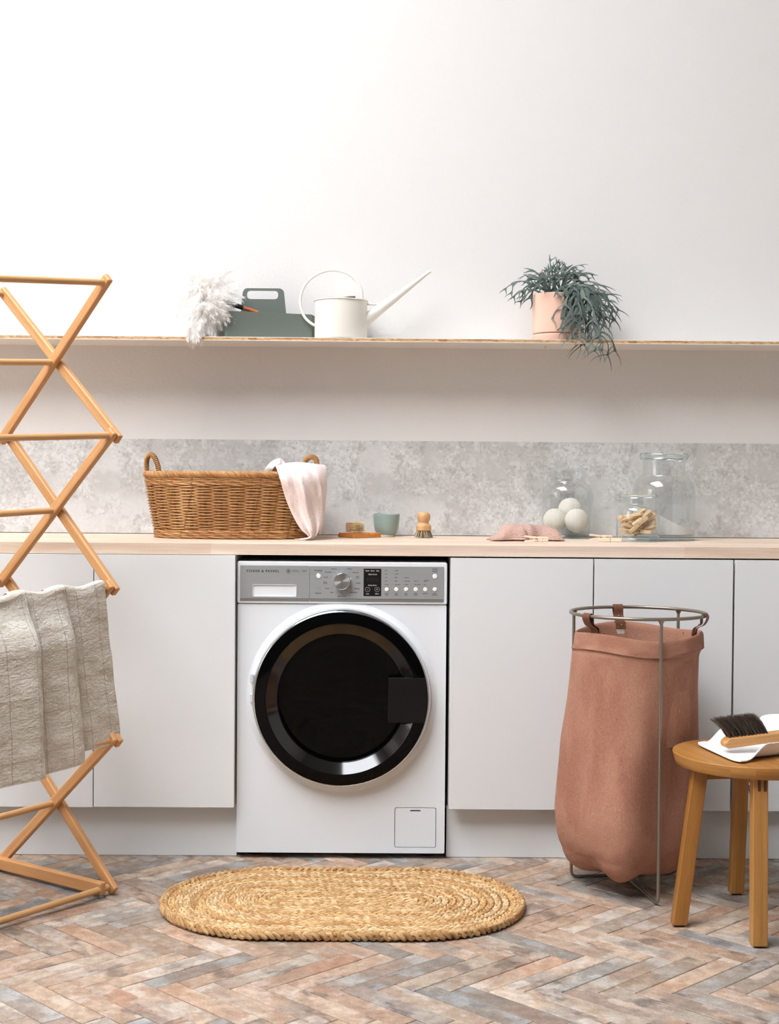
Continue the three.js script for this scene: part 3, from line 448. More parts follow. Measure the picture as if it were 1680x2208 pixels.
// ------------------------------------------------------------------ things on the wall shelf
const SY = SH.top + 0.0004;
{ // watering can
  const zc = -0.537, sc = FOCAL / (camera.position.z - zc), c = atz(735, 724, zc), o = [c.x, SY, zc], r = 113 / 2 / sc, m = phys({ color: 0xe6e2d8, roughness: 0.4, clearcoat: 0.3, clearcoatRoughness: 0.3 });
  const T = thing('watering_can', 'cream metal watering can with a round hoop handle and long straight spout on the shelf', 'watering can', o);
  const h = 0.124, q = (px, py) => { const p = atz(px, py, zc); return V(p.x - o[0], p.y - o[1] - 0.0005, 0); };
  part('body', lathe([[0, 0], [r - 0.004, 0], [r, 0.003], [r, h - 0.002], [r + 0.0022, h - 0.001], [r + 0.0026, h + 0.001], [r + 0.0014, h + 0.0025], [r - 0.002, h + 0.0018], [r - 0.003, h - 0.004], [r - 0.003, 0.006], [0, 0.006]], 72), m, T);
  // half lid rising at the front of the spout side
  const lid = (u, v) => { const a = -PI / 2 + u * PI, rr = v * (r - 0.002), x = Math.cos(a) * rr, z = Math.sin(a) * rr; return V(x - 0.001, h + 0.002 + 0.011 * Math.sin(clamp(x / r) * PI * 0.62) * 1, z); };
  part('lid', sheet((u, v) => { const a = u * TAU, rr = v * (r - 0.0025); let x = Math.cos(a) * rr, z = Math.sin(a) * rr; const cut = r * 0.55; if (x > cut) x = cut; return V(x, h + 0.001 + (x > -0.2 * r ? 0.0105 * smooth(-0.25 * r, 0.55 * r, x) * (1 - 0.25 * Math.abs(z) / r) : 0), z); }, 60, 14, 0.001), m, T);
  const hp = [[781, 641], [779.5, 625], [770, 607], [754, 592], [735, 584.5], [714, 582.5], [692, 587.5], [670, 601], [655, 619], [648, 642], [649, 664], [656, 682], [667, 694], [678.5, 701.5]].map(([x, y]) => q(x, y));
  hp[0].y = h - 0.004; part('handle', tube(hp, 0.0046, 90, 12), m, T);
  const s0 = q(783, 694), s1 = q(924, 587); part('spout', tube([s0, s0.clone().lerp(s1, 0.33), s0.clone().lerp(s1, 0.66), s1], (t) => lerp(0.0205, 0.0056, Math.min(1, t * 1.02)), 24, 20), m, T);
  part('spout_tip', tube([s1.clone(), s1.clone().add(V(0.0035, 0.0022, 0)), s1.clone().add(V(0.0062, 0.004, 0))], (t) => lerp(0.0052, 0.0062, t), 4, 20), m, T);
  part('brace', rod(q(788, 655.5), q(836, 656.5), 0.0032, 10), m, T);
}
{ // cleaning caddy
  const zc = -0.53, A = atz(489, 720, -0.472), B = atz(443, 723, -0.6), green = phys({ color: 0x646c64, roughness: 0.5 });
  const T = thing('cleaning_caddy', 'dark grey-green metal tool caddy with a slotted carry handle on the shelf', 'caddy', [A.x, SY, A.z]);
  const C = atz(672, 722, -0.556), h = 0.0835, t = 0.0022, zb = B.z - A.z, foot = [[0, 0], [C.x - A.x, C.z - A.z], [C.x - A.x + 0.012, -0.645 - A.z], [B.x - A.x, zb]];   // the ends splay towards the back
  const wall = ([a0, b0], [a1, b1]) => { const L = Math.hypot(a1 - a0, b1 - b0); return rbox(L + t, h, t, 0.0008).rotateY(Math.atan2(-(b1 - b0), a1 - a0)).translate((a0 + a1) / 2, h / 2, (b0 + b1) / 2); };
  const fs = new THREE.Shape(); foot.forEach(([x, y], i) => i ? fs.lineTo(x, -y) : fs.moveTo(x, -y)); fs.closePath();
  part('tray', [...foot.map((p, i) => wall(p, foot[(i + 1) % 4])), extrude(fs, t, 0).rotateX(-PI / 2).translate(0, 0.0006, 0)], green, T);
  // handle plate standing in the middle
  const zp = -0.588, P = (px, py) => { const p = atz(px, py, zp); return [p.x, p.y - SY]; }, [x0] = P(519, 668), [x1] = P(618, 671), [xa, ya] = P(529, 621.5), [xb] = P(606, 622), s = new THREE.Shape(), yl = 0.004;
  s.moveTo(x0 - A.x - 0.004, yl); s.lineTo(x1 - A.x + 0.004, yl); s.lineTo(x1 - A.x, 0.078); s.lineTo(xb - A.x + 0.010, ya - 0.012); s.quadraticCurveTo(xb - A.x + 0.006, ya, xb - A.x - 0.008, ya); s.lineTo(xa - A.x + 0.008, ya); s.quadraticCurveTo(xa - A.x - 0.004, ya, xa - A.x - 0.008, ya - 0.014); s.lineTo(x0 - A.x, 0.078); s.closePath();
  const [ha, hy] = P(533, 627), [hb, hz] = P(600, 645.5), slot = new THREE.Path(); rrect(hb - ha, hy - hz, (hy - hz) / 2 - 0.0005, (ha + hb) / 2 - A.x, (hy + hz) / 2, slot); s.holes.push(slot);
  const g = extrude(s, 0.003, 0.0008, 10, 2); g.translate(0, 0, zp - A.z); part('handle', g, green, T);
}
{ // feather duster resting over the caddy's left end
  const r = rng(77), white = phys({ color: 0xfbf8f5, roughness: 1, transmission: 0.45, thickness: 0, side: THREE.DoubleSide });
  const zc = -0.50, p0 = atz(448, 650, zc), T = thing('feather_duster', 'fluffy white feather duster with a black and orange handle lying over the grey caddy', 'duster', [p0.x, p0.y, zc]);
  const h0 = atz(500, 656, -0.515).sub(p0), h1 = atz(556, 674, -0.535).sub(p0), hs = h0.clone().lerp(h1, 0.42);
  part('ferrule', rod(h0.clone().lerp(h1, -0.35), hs, 0.0078, 16), std({ color: 0x17171a, roughness: 0.4 }), T); part('handle', rod(hs, h1, 0.0062, 16), std({ color: 0xbf6a36, roughness: 0.45 }), T);
  part('stem', rod(h0.clone().lerp(h1, -0.35), V(-0.012, -0.004, 0), 0.005, 10), std({ color: 0xe6ded4, roughness: 0.8 }), T);
  // every plume: a curved quill with soft barbs on both sides; droops toward the shelf edge
  const outline = [[0, 76], [45, 86], [90, 112], [130, 104], [160, 86], [185, 80], [210, 84], [240, 100], [258, 104], [275, 84], [300, 70], [330, 66], [360, 70]];
  const reach = (deg) => { deg = ((deg % 360) + 360) % 360; for (let i = 0; i + 1 < outline.length; i++) if (deg <= outline[i + 1][0]) return lerp(outline[i][1], outline[i + 1][1], (deg - outline[i][0]) / (outline[i + 1][0] - outline[i][0])); return 60; };
  const pos = [], nor = [], uv = [];
  const strip = (P, w) => { for (let i = 0; i + 1 < P.length; i++) { const a = P[i], b = P[i + 1], d = b.clone().sub(a), s = V(d.y, -d.x, 0.3 * d.x).normalize(), wa = w * (1 - i / (P.length - 1)) + 0.00008, wb = w * (1 - (i + 1) / (P.length - 1)) + 0.00008, A = a.clone().addScaledVector(s, wa), B = a.clone().addScaledVector(s, -wa), C = b.clone().addScaledVector(s, wb), E = b.clone().addScaledVector(s, -wb); for (const v of [A, B, C, B, E, C]) { pos.push(v.x, v.y, v.z); uv.push(0, 0); } } };
  const sc = FOCAL / (camera.position.z - zc);
  for (let k = 0; k < 300; k++) {
    const deg = r() * 360, a = deg * PI / 180, zz = (r() * 2 - 1), w = Math.sqrt(1 - zz * zz), R = reach(deg) / sc * 1.04 * lerp(0.78, 1.0, r()) * lerp(0.75, 1, w), zf = zz * 0.06 + 0.012, base = V(-0.008 + (r() - 0.5) * 0.02, (r() - 0.45) * 0.07, zf * 0.2);
    const tip = V(Math.cos(a) * R * w, Math.sin(a) * R * w, zf), mid = base.clone().lerp(tip, 0.5).add(V((r() - 0.5) * 0.02, 0.008 + r() * 0.012, zf * 0.5)); tip.y -= 0.004 + 0.008 * r(); if (k % 6 === 0) { tip.set(-0.035 + (r() - 0.5) * 0.045, -0.09 - r() * 0.045, 0.058 + r() * 0.012); mid.set(tip.x * 0.9, -0.02 - r() * 0.02, 0.06); }
    const c = new THREE.QuadraticBezierCurve3(base, mid, tip), n = 44;
    strip(c.getPoints(7), 0.0006);
    for (let i = 3; i < n; i++) { const t = i / n, p = c.getPoint(t), d = c.getTangent(t), side = V(-d.y, d.x, 0); if (side.lengthSq() < 1e-6) side.set(1, 0, 0); side.normalize();
      for (const sg of [-1, 1]) { const L = 0.021 * Math.sin(PI * (0.12 + 0.85 * t)) * (0.35 + 1.0 * r()) + 0.003, dz = (r() - 0.5) * 1.5, e = side.clone().multiplyScalar(sg).addScaledVector(d, 0.5 + 0.9 * r()).add(V(0, 0, dz)).normalize(), q = p.clone().addScaledVector(e, L * 0.55), w2 = p.clone().addScaledVector(e, L).add(V((r() - 0.5) * 0.004, -0.0025 - 0.004 * r(), (r() - 0.5) * 0.004)); strip([p, q, w2], 0.00065); } }
    for (let i = 0; i < 8; i++) { const p = c.getPoint(0.93 + r() * 0.07), d = c.getTangent(1), e = d.clone().add(V((r() - 0.5) * 1.2, (r() - 0.5) * 1.2, (r() - 0.5) * 1.2)).normalize(); strip([p, p.clone().addScaledVector(e, 0.006), p.clone().addScaledVector(e, 0.011 + 0.006 * r())], 0.0009); }
  }
  const g = new THREE.BufferGeometry(); g.setAttribute('position', new THREE.Float32BufferAttribute(pos, 3)); g.setAttribute('uv', new THREE.Float32BufferAttribute(uv, 2)); g.computeVertexNormals();
  const f = part('feathers', g, white, T); f.userData.kind = 'stuff';
}
{ // antler-leaved plant in a pale terracotta pot
  const zc = -0.535, sc = FOCAL / (camera.position.z - zc), c = atz(1198, 732, zc), r = 0.074, hp = 0.151, hs = 0.021;
  const T = thing('potted_plant', 'trailing grey-green plant with forked leaves in a peach ceramic pot on the shelf', 'potted plant', [c.x, SY, zc]);
  const clay = phys({ color: 0xe4bca8, roughness: 0.55, specularIntensity: 0.4 });
  part('saucer', lathe([[0, 0], [r - 0.008, 0], [r - 0.0035, 0.003], [r, hs - 0.004], [r - 0.0006, hs], [r - 0.005, hs], [r - 0.007, 0.006], [0, 0.005]], 64), clay, T);
  part('pot', lathe([[0, 0.0065], [r - 0.010, 0.0065], [r - 0.0085, hs], [r - 0.004, hs + 0.0025], [r + 0.0006, hs + 0.0055], [r + 0.0008, hp - 0.002], [r, hp], [r - 0.0035, hp - 0.0008], [r - 0.005, hp - 0.02], [0, hp - 0.02]], 72), clay, T);
  part('soil', lathe([[0, hp - 0.013], [r - 0.0055, hp - 0.016]], 32), std({ color: 0x2c251f, roughness: 1 }), T);
  const rr = rng(311), greens = [0x52605a, 0x5e6d66, 0x4a5752, 0x69766e].map((k) => std({ color: k, roughness: 0.72, side: THREE.DoubleSide }));
  // a forked blade in its own plane (u along, w across): list of ribbons that widen where they fork
  function blade(len, wid, depth, seed) {
    const R = rng(seed), rib = [];
    const grow = (u, w, ang, L, W, d) => {
      const n = 6, pts = []; let cu = u, cw = w, a = ang; const bend = d === depth ? (R() - 0.5) * 0.4 : -Math.sign(ang) * Math.min(0.9, Math.abs(ang)) * (0.7 + 0.6 * R());
      for (let i = 0; i <= n; i++) { const t = i / n; pts.push([cu, cw, (d > 0 ? W * (0.7 - 0.3 * Math.sin(PI * t) + 0.8 * smooth(0.6, 1, t)) : W * Math.pow(1 - t, 0.8) * 0.75 + 0.0002)]); cu += Math.cos(a) * L / n; cw += Math.sin(a) * L / n; a += bend / n; }
      rib.push(pts);
      if (d > 0) { const s = 0.6 + 0.3 * R(), k = R() < 0.15 && d > 1; grow(pts[n][0] - L * 0.04, pts[n][1] + W * 0.35, a + s, L * (0.62 + 0.3 * R()), W * 0.72, d - 1); grow(pts[n][0] - L * 0.04, pts[n][1] - W * 0.35, a - s * (0.8 + 0.4 * R()), L * (0.62 + 0.3 * R()), W * 0.72, d - 1); if (k) grow(pts[n][0], pts[n][1], a, L * 0.7, W * 0.55, d - 1); }
    };
    grow(0, 0, 0, len, wid, depth); return rib;
  }
  function leaf(curve, L0, W0, depth, seed, twist) {
    const rib = blade(L0, W0, depth, seed), reach = Math.max(...rib.flat().map((p) => p[0])), pos = [], uv = [], K = 60, fr = curve.computeFrenetFrames(K, false);
    const up0 = V(0, 1, 0);
    const map = (u, w, k) => { const t = clamp(u / reach, 0, 0.999), p = curve.getPoint(t), d = curve.getTangent(t); let s = V().crossVectors(d, V(Math.sin(twist), 0.35, Math.cos(twist))); if (s.lengthSq() < 1e-4) s.set(1, 0, 0); s.normalize(); const nn = V().crossVectors(s, d).normalize(); p.addScaledVector(s, w * 0.85).addScaledVector(nn, -w * w * 9 + k); p.z = Math.max(p.z, -0.112); return p; };
    for (const pts of rib) for (let i = 0; i + 1 < pts.length; i++) {
      const [u0, w0, h0] = pts[i], [u1, w1, h1] = pts[i + 1], du = u1 - u0, dw = w1 - w0, l = Math.hypot(du, dw) || 1, nu = -dw / l, nw = du / l, th = 0.0007;
      const q = (k) => [map(u0 + nu * h0, w0 + nw * h0, k), map(u0 - nu * h0, w0 - nw * h0, k), map(u1 + nu * h1, w1 + nw * h1, k), map(u1 - nu * h1, w1 - nw * h1, k)];
      const [a, b, cc, d] = q(th), [e, f, g, h] = q(-th); for (const v of [a, b, cc, b, d, cc, e, g, f, f, g, h, a, cc, e, e, cc, g, b, f, d, f, h, d]) { pos.push(v.x, v.y, v.z); uv.push(v.x * 4, v.y * 4); }
    }
    const g = new THREE.BufferGeometry(); g.setAttribute('position', new THREE.Float32BufferAttribute(pos, 3)); g.setAttribute('uv', new THREE.Float32BufferAttribute(uv, 2)); g.computeVertexNormals(); return toCreasedNormals(g, 0.7);
  }
  const loc = (px, py, dz = 0) => { const p = atz(px, py, zc + dz); return V(p.x - c.x, p.y - SY, dz); };
  // tips traced as real points: pixel of the tip, its depth in front of the pot's middle, pixel of the bend
  const L = [[1100, 655, 0.02, 1128, 618], [1112, 648, 0.05, 1136, 628], [1126, 660, 0.03, 1150, 622], [1121, 612, 0, 1150, 604], [1128, 596, -0.03, 1160, 600], [1134, 600, 0.04, 1165, 606], [1168, 580, 0.0, 1182, 604], [1180, 572, 0.02, 1190, 600], [1194, 565, -0.02, 1192, 600], [1210, 557, 0.0, 1200, 592], [1224, 562, 0.03, 1208, 590], [1232, 572, -0.03, 1212, 594], [1200, 585, 0.06, 1188, 602], [1216, 600, 0.075, 1200, 596], [1246, 585, 0.02, 1226, 588], [1262, 592, 0.0, 1236, 586], [1255, 608, 0.05, 1232, 596], [1268, 612, 0.03, 1246, 598], [1282, 622, -0.01, 1254, 602], [1300, 634, 0.03, 1262, 610], [1322, 644, 0.02, 1275, 622], [1330, 662, 0.05, 1284, 630], [1312, 668, 0.06, 1276, 636], [1290, 650, 0.07, 1256, 620], [1214, 648, 0.085, 1222, 618], [1222, 668, 0.095, 1232, 622], [1226, 690, 0.10, 1238, 630], [1212, 718, 0.105, 1236, 650], [1238, 722, 0.10, 1244, 640], [1246, 736, 0.095, 1250, 650], [1222, 738, 0.11, 1244, 664], [1262, 724, 0.11, 1262, 650], [1258, 700, 0.085, 1256, 640], [1275, 700, 0.09, 1268, 642], [1288, 716, 0.085, 1276, 650], [1296, 690, 0.07, 1278, 640], [1314, 700, 0.06, 1288, 640], [1326, 708, 0.05, 1296, 646], [1306, 736, 0.075, 1296, 668], [1280, 738, 0.10, 1276, 680], [1246, 640, 0.06, 1236, 612], [1160, 628, 0.07, 1172, 608], [1180, 622, 0.08, 1186, 606], [1146, 610, 0.02, 1166, 602], [1240, 600, 0.04, 1222, 592], [1270, 664, 0.085, 1252, 624], [1240, 684, 0.1, 1242, 640], [1304, 668, 0.03, 1274, 622], [1232, 706, 0.105, 1240, 660], [1252, 714, 0.1, 1250, 670], [1296, 724, 0.06, 1284, 670], [1268, 746, 0.1, 1264, 690]];
  L.forEach(([tx, ty, dz, mx, my], i) => { const b = loc(lerp(1196, mx, 0.22) + (rr() - 0.5) * 34, 634 - rr() * 6, dz * 0.3), over = dz > 0.055 && my > 606, m = loc(mx, my, over ? Math.max(dz, 0.088) : dz * 0.75), t = loc(tx, ty, over ? Math.max(dz, 0.09) : dz), c3 = new THREE.CatmullRomCurve3([b, over ? loc(lerp(1204, mx, 0.75), 622 - (i % 4) * 3, 0.074) : b.clone().lerp(m, 0.55).add(V(0, 0.008, 0)), m, m.clone().lerp(t, 0.55).add(V(0, 0.004, 0)), t], false, 'centripetal'), len = c3.getLength();
    part('leaf', leaf(c3, len * 0.42, 0.0062 + rr() * 0.0035, i % 3 ? 2 : 3, 900 + i * 7, (rr() - 0.5) * 1.3), greens[i % 4], T); });
  // the long trailing runner past the shelf edge
  [[1262, 782, 1292, 742], [1282, 788, 1296, 744], [1302, 768, 1300, 738], [1274, 770, 1294, 746], [1292, 780, 1298, 742]].forEach(([tx, ty, mx, my], i) => { const b = loc(1280, 700, 0.095), m = loc(mx, my - 14, 0.108), t = loc(tx, ty, 0.112), c3 = new THREE.CatmullRomCurve3([loc(1262, 660, 0.09), b, m, m.clone().lerp(t, 0.5), t], false, 'centripetal'); part('leaf', leaf(c3, c3.getLength() * 0.66, 0.0052, 2, 1500 + i * 3, (rr() - 0.5) * 0.5), greens[(i + 1) % 4], T); });
}
// ------------------------------------------------------------------ things on the worktop
const CY = CT + 0.0005;
{ // wicker basket
  const zc = -0.415, cL = atz(505, 1160, zc), T = thing('laundry_basket', 'oval honey-brown wicker laundry basket with two wrapped handles on the worktop', 'basket', [cL.x, CY, zc]);
  const H = 0.205, cane = [[0xc99a63, 0xb98650], [0xd3a872, 0xc08c55]];
  const bump = tex(256, 256, (u, v) => 0.7 * fbm(u, v, 3, 60, 3, 810) + 0.3 * vn(u * 20, v * 120, 20, 120, 820), { srgb: false });
  const wmap = tex(512, 256, (u, v) => { const a = fbm(u, v, 5, 12, 4, 830), b = vn(u * 14, v * 90, 14, 90, 840), k = fbm(u, v, 40, 10, 2, 850); let c = mixc([200, 154, 100], [160, 108, 60], smooth(0.35, 0.68, a)); c = mixc(c, [140, 88, 46], smooth(0.66, 0.8, k) * 0.6); const g = (b - 0.5) * 30; return [c[0] + g, c[1] + g, c[2] + g]; }, { repeat: [3, 20] });
  const wm = std({ map: wmap, roughness: 0.55, bumpMap: bump, bumpScale: 0.0004 }), dm = std({ map: wmap, roughness: 0.6, color: 0xdddddd });
  const rx = (y) => lerp(0.243, 0.2735, smooth(0, 1, Math.pow(y / H, 0.8))), rz = (y) => lerp(0.142, 0.168, Math.pow(y / H, 0.8)), NS = 28;   // half width and half depth by height
  const on = (a, y, o = 0) => { const ex = 0.86, ca = Math.cos(a), sa = Math.sin(a), X = Math.sign(ca) * Math.pow(Math.abs(ca), ex), Z = Math.sign(sa) * Math.pow(Math.abs(sa), ex); return V(X * (rx(y) + o), y, Z * (rz(y) + o)); };
  const arc = []; { let L = 0; const N = 720; arc.push(0); for (let i = 1; i <= N; i++) { L += on((i - 1) / N * TAU, 0.1).distanceTo(on(i / N * TAU, 0.1)); arc.push(L); } }
  const angleAt = (s) => { const N = 720, L = arc[N] * (((s % 1) + 1) % 1); let lo = 0, hi = N; while (hi - lo > 1) { const m = (lo + hi) >> 1; arc[m] <= L ? lo = m : hi = m; } return (lo + (L - arc[lo]) / (arc[hi] - arc[lo])) / N * TAU; };
  const ringTube = (fn, r, seg, rad = 6) => { const pts = []; for (let i = 0; i < seg; i++) pts.push(fn(i / seg)); return tube(pts, r, seg * 2, rad, true); };
  const rb = rng(402), weave = [], rows = 31, y0 = 0.0305, y1 = 0.163;
  for (let k = 0; k < rows; k++) { const y = lerp(y0, y1, k / (rows - 1)), ph = k % 2 ? PI : 0, j = rb() * 0.0008; weave.push(ringTube((s) => on(angleAt(s), y + 0.0007 * Math.sin(s * 90 + k), 0.0046 * Math.sin(s * NS * PI + ph) + j), 0.0021, NS * 9)); }
  part('woven_side', weave, wm, T).userData.kind = 'stuff';
  const stakes = []; for (let i = 0; i < NS; i++) for (const d of [-1, 0, 1]) { const s = (i + 0.5) / NS + d * 0.0022; stakes.push(tube([0, 0.06, 0.12, H - 0.02].map((y) => on(angleAt(s), y + 0.003)), 0.0017, 6, 5)); }
  part('stakes', stakes, dm, T).userData.kind = 'stuff';
  const band = (ya, n, name, lean) => { const g = []; for (let k = 0; k < n; k++) for (let q = 0; q < 3; q++) g.push(ringTube((s) => { const f = s * NS / 1.5 * TAU / 2 + q * TAU / 3; return on(angleAt(s), ya + k * 0.0078 + 0.0028 * Math.sin(f + k * lean), 0.001 + 0.0036 * Math.cos(f + k * lean)); }, 0.0028, NS * 4)); part(name, g, wm, T).userData.kind = 'stuff'; };
  band(0.006, 3, 'lower_band', 1.1); band(0.168, 3, 'upper_band', 1.1);
  // rope border
  const rope = []; for (let q = 0; q < 6; q++) rope.push(ringTube((s) => { const f = s * 36 * TAU + q * TAU / 6; return on(angleAt(s), H - 0.0085 + 0.0070 * Math.sin(f), 0.0015 + 0.0072 * Math.cos(f)); }, 0.0038, 420)); part('rope_border', rope, wm, T);
  part('base', sheet((u, v) => { const p = on(u * TAU, 0.004); return V(p.x * v, 0.006, p.z * v); }, 64, 6, 0.004), dm, T);
  for (const sd of [-1, 1]) { // handles at the two ends
    const q = (px, py, z) => { const p = atz(px, py, z); return V(p.x - cL.x, p.y - CY, z - zc); };
    const pts = sd < 0 ? [q(318, 1022, -0.46), q(316, 1003, -0.455), q(318, 987, -0.44), q(325, 980, -0.42), q(333, 986, -0.40), q(340, 1003, -0.385), q(343, 1020, -0.375)] : [q(651, 1014, -0.47), q(655, 1002, -0.46), q(662, 990, -0.45), q(672, 985, -0.43), q(681, 990, -0.41), q(684, 1004, -0.395), q(686, 1022, -0.385)];
    const h = part('handle', tube(pts, 0.0062, 60, 12), dm, T), c = new THREE.CatmullRomCurve3(pts), wraps = [];
    for (let i = 0; i < 26; i++) { const t = (i + 0.5) / 26, p = c.getPointAt(t), d = c.getTangentAt(t), g = new THREE.TorusGeometry(0.0068, 0.0019, 6, 16); g.applyQuaternion(new THREE.Quaternion().setFromUnitVectors(V(0, 0, 1), d)); wraps.push(g.translate(p.x, p.y, p.z)); }
    part('handle_wrap', wraps, wm, h).userData.kind = 'stuff';
  }
  // linen cloth falling out over the right front of the basket
  const lin = (() => { const w = tex(256, 256, (u, v) => 0.75 * fbm(u, v, 5, 5, 4, 860) + 0.25 * (vn(u * 128, v * 128, 128, 128, 870)), { srgb: false, repeat: [4, 4] }); const m = tex(256, 256, (u, v) => { const g = (vn(u * 128, v * 30, 128, 30, 880) + vn(u * 30, v * 128, 30, 128, 890) - 1) * 14, a = fbm(u, v, 4, 4, 3, 895); const c = mixc([236, 219, 214], [226, 208, 202], a); return [c[0] + g, c[1] + g, c[2] + g]; }, { repeat: [5, 5] }); return std({ map: m, bumpMap: w, bumpScale: 0.004, roughness: 0.92, side: THREE.DoubleSide }); })();
  const C = (pts) => new THREE.CatmullRomCurve3(pts.map(([x, y, z]) => atz(x, y, z)), false, 'centripetal');
  // left and right edges of the front fall, from inside the basket, over the rim, down to the worktop
  const eL = C([[575, 1040, -0.40], [590, 1010, -0.335], [596, 1010, -0.25], [604, 1033, -0.228], [614, 1068, -0.236], [630, 1108, -0.245], [649, 1141, -0.246], [666, 1158, -0.247], [652, 1161, -0.236], [634, 1163, -0.226]]);
  const eR = C([[640, 1030, -0.44], [648, 1002, -0.40], [664, 1001, -0.315], [684, 1022, -0.262], [693, 1060, -0.262], [694, 1100, -0.275], [692, 1132, -0.268], [682, 1154, -0.258], [670, 1163, -0.236], [656, 1166.2, -0.222]]);
  const cloth1 = sheet((u, v) => { const a = eL.getPoint(v), b = eR.getPoint(v), p = a.clone().lerp(b, u), f = Math.sin(PI * u), d = smooth(0.15, 0.45, v) * (1 - smooth(0.72, 1, v)); p.z += 0.022 * f * d + 0.016 * d * Math.sin(u * 10 + v * 5) * f + 0.007 * d * f * Math.sin(u * 21 - v * 7) + 0.012 * (fbm(u, v * 0.99, 5, 7, 3, 897) - 0.5) * d; p.y += f * 0.006 * (1 - smooth(0.1, 0.3, v)) + 0.002 * f * smooth(0.85, 1, v); return p; }, 40, 90, 0.0012, [0.2, 0.45]);
  const bL = C([[640, 1006, -0.45], [655, 1000, -0.40], [664, 1002, -0.33], [678, 1036, -0.29], [686, 1090, -0.292], [690, 1130, -0.288], [688, 1152, -0.286]]), bR = C([[690, 1012, -0.47], [697, 1003, -0.43], [703, 1010, -0.375], [705, 1045, -0.335], [701, 1088, -0.335], [697, 1126, -0.33], [690, 1153, -0.31]]);
  const cloth2 = sheet((u, v) => { const p = bL.getPoint(v).lerp(bR.getPoint(v), u), f = Math.sin(PI * u); p.z += f * 0.012 + 0.003 * Math.sin(v * 14 + u * 4); return p; }, 20, 50, 0.0012, [0.12, 0.4]);
  // the loose end pushed up above the rim
  const kL = C([[569, 1022, -0.40], [572, 1010, -0.385], [584, 996, -0.375], [602, 988, -0.36], [612, 994, -0.34], [621, 1008, -0.315], [628, 1024, -0.29]]), kR = C([[588, 1022, -0.35], [588, 1012, -0.33], [597, 1003, -0.315], [606, 998, -0.30], [600, 1008, -0.285], [598, 1016, -0.268], [604, 1034, -0.25]]);
  const cloth3 = sheet((u, v) => { const p = kL.getPoint(v).lerp(kR.getPoint(v), u); p.z += 0.006 * Math.sin(PI * u); p.y += 0.003 * Math.sin(PI * u) * Math.sin(v * 6); return p; }, 16, 40, 0.0012, [0.1, 0.3]);
  const lump = sheet((u, v) => { const p = atz(lerp(600, 690, u), lerp(1024, 1003, Math.sin(PI * v)), lerp(-0.28, -0.5, v)); p.y += 0.006 * Math.sin(u * 9); p.y = Math.min(p.y, CY + H + 0.012 + 0.01 * u); return p; }, 20, 20, 0.0012, [0.2, 0.2]);
  tag(part('linen_cloth', [cloth1, cloth2, cloth3], lin), 'pale pink linen cloth spilling over the right rim of the wicker basket', 'cloth');
}
{ // soap dish with the nail brush on it
  const wd = std(wood([214, 146, 72], [170, 98, 38], { seed: 71, rough: 0.5, streak: 0.6, rings: 4 })), A = aty(763, 1160.5, CY), B = aty(724.5, 1157.5, CY);
  const a = A.clone(), t = 0.0145, e = aty(828, 1157, CY).sub(A); e.y = 0; const L = 0.108, yaw = 0.66; e.set(Math.cos(yaw), 0, -Math.sin(yaw)); const n = V(-Math.sin(yaw), 0, -Math.cos(yaw)), D = 0.085;
  const o = [A.x, CY, -0.425]; const T = thing('soap_dish', 'orange-brown wooden soap dish with a wavy front, left of the green cup', 'soap dish', o, yaw);
  // plan: x along the front, z back; the front edge and drain grooves dip
  const s = new THREE.Shape(); s.moveTo(0, 0); s.lineTo(L, 0); s.lineTo(L, t * 1.02); for (let i = 10; i >= 0; i--) { const u = i / 10; s.lineTo(lerp(0.02, L - 0.008, u), t - 0.0042 * Math.pow(Math.sin(PI * u), 2)); } s.lineTo(0, t); s.closePath();
  part('block', uvBox(extrude(s, 0.006, 0.0008, 8, 2).translate(0, 0, -0.006), 'x', [0.2, 0.1]), wd, T);
  part('block', uvBox(rbox(L, t - 0.004, D - 0.006, 0.0012).translate(L / 2, (t - 0.004) / 2, -0.006 - (D - 0.006) / 2), 'x', [0.1, 0.3]), wd, T);
  for (let i = 0; i < 6; i++) part('rib', uvBox(rbox(0.008, 0.0052, D - 0.0065, 0.0016).translate(0.006 + i * (L - 0.012) / 5, t - 0.0026, -0.0062 - (D - 0.0065) / 2), 'z', [0.3, 0.1 * i]), wd, T);
  // nail brush: wooden block on edge, long bristles to the right, short ones to the left
  const bw = std(wood([196, 156, 128], [168, 124, 98], { seed: 75, rough: 0.6, streak: 0.35 })), bz = o[2] - 0.05, sc = FOCAL / (camera.position.z - bz), p = atz(756.5, 1146.5, bz), fl = CY + t + 0.0004;
  const N = thing('nail_brush', 'small wooden nail brush with cream bristles on both sides, lying on the soap dish', 'brush', [p.x, fl, bz], -0.6);
  const bh = 0.0365; part('block', uvBox(rbox(0.0145, bh - 0.006, 0.06, 0.003, 3).translate(0, bh / 2, -0.012), 'z'), bw, N);
  const br = std({ color: 0xe8d3a0, roughness: 0.7 }), r = rng(9), tufts = (x0, x1, ys, zs, R) => { const g = []; for (const y of ys) for (const z of zs) for (let k = 0; k < 7; k++) { const a = r() * TAU, q = r() * R; g.push(rod(V(x0, y + Math.sin(a) * q * 0.6, z + Math.cos(a) * q * 0.6), V(x1 + (r() - 0.5) * 0.002, y + Math.sin(a) * q * 1.6, z + Math.cos(a) * q * 1.6), 0.00045, 5)); } return g; };
  const zs = [0.012, 0.005, -0.002, -0.009, -0.016, -0.023, -0.030, -0.036];
  part('bristles', tufts(0.006, 0.027, [0.006, 0.0125, 0.019, 0.0255, 0.031].map((y) => y), zs, 0.0024), br, N).userData.kind = 'stuff'; part('bristles', tufts(-0.006, -0.0125, [0.012, 0.019, 0.026], [0.01, 0.0], 0.002), br, N).userData.kind = 'stuff';
}
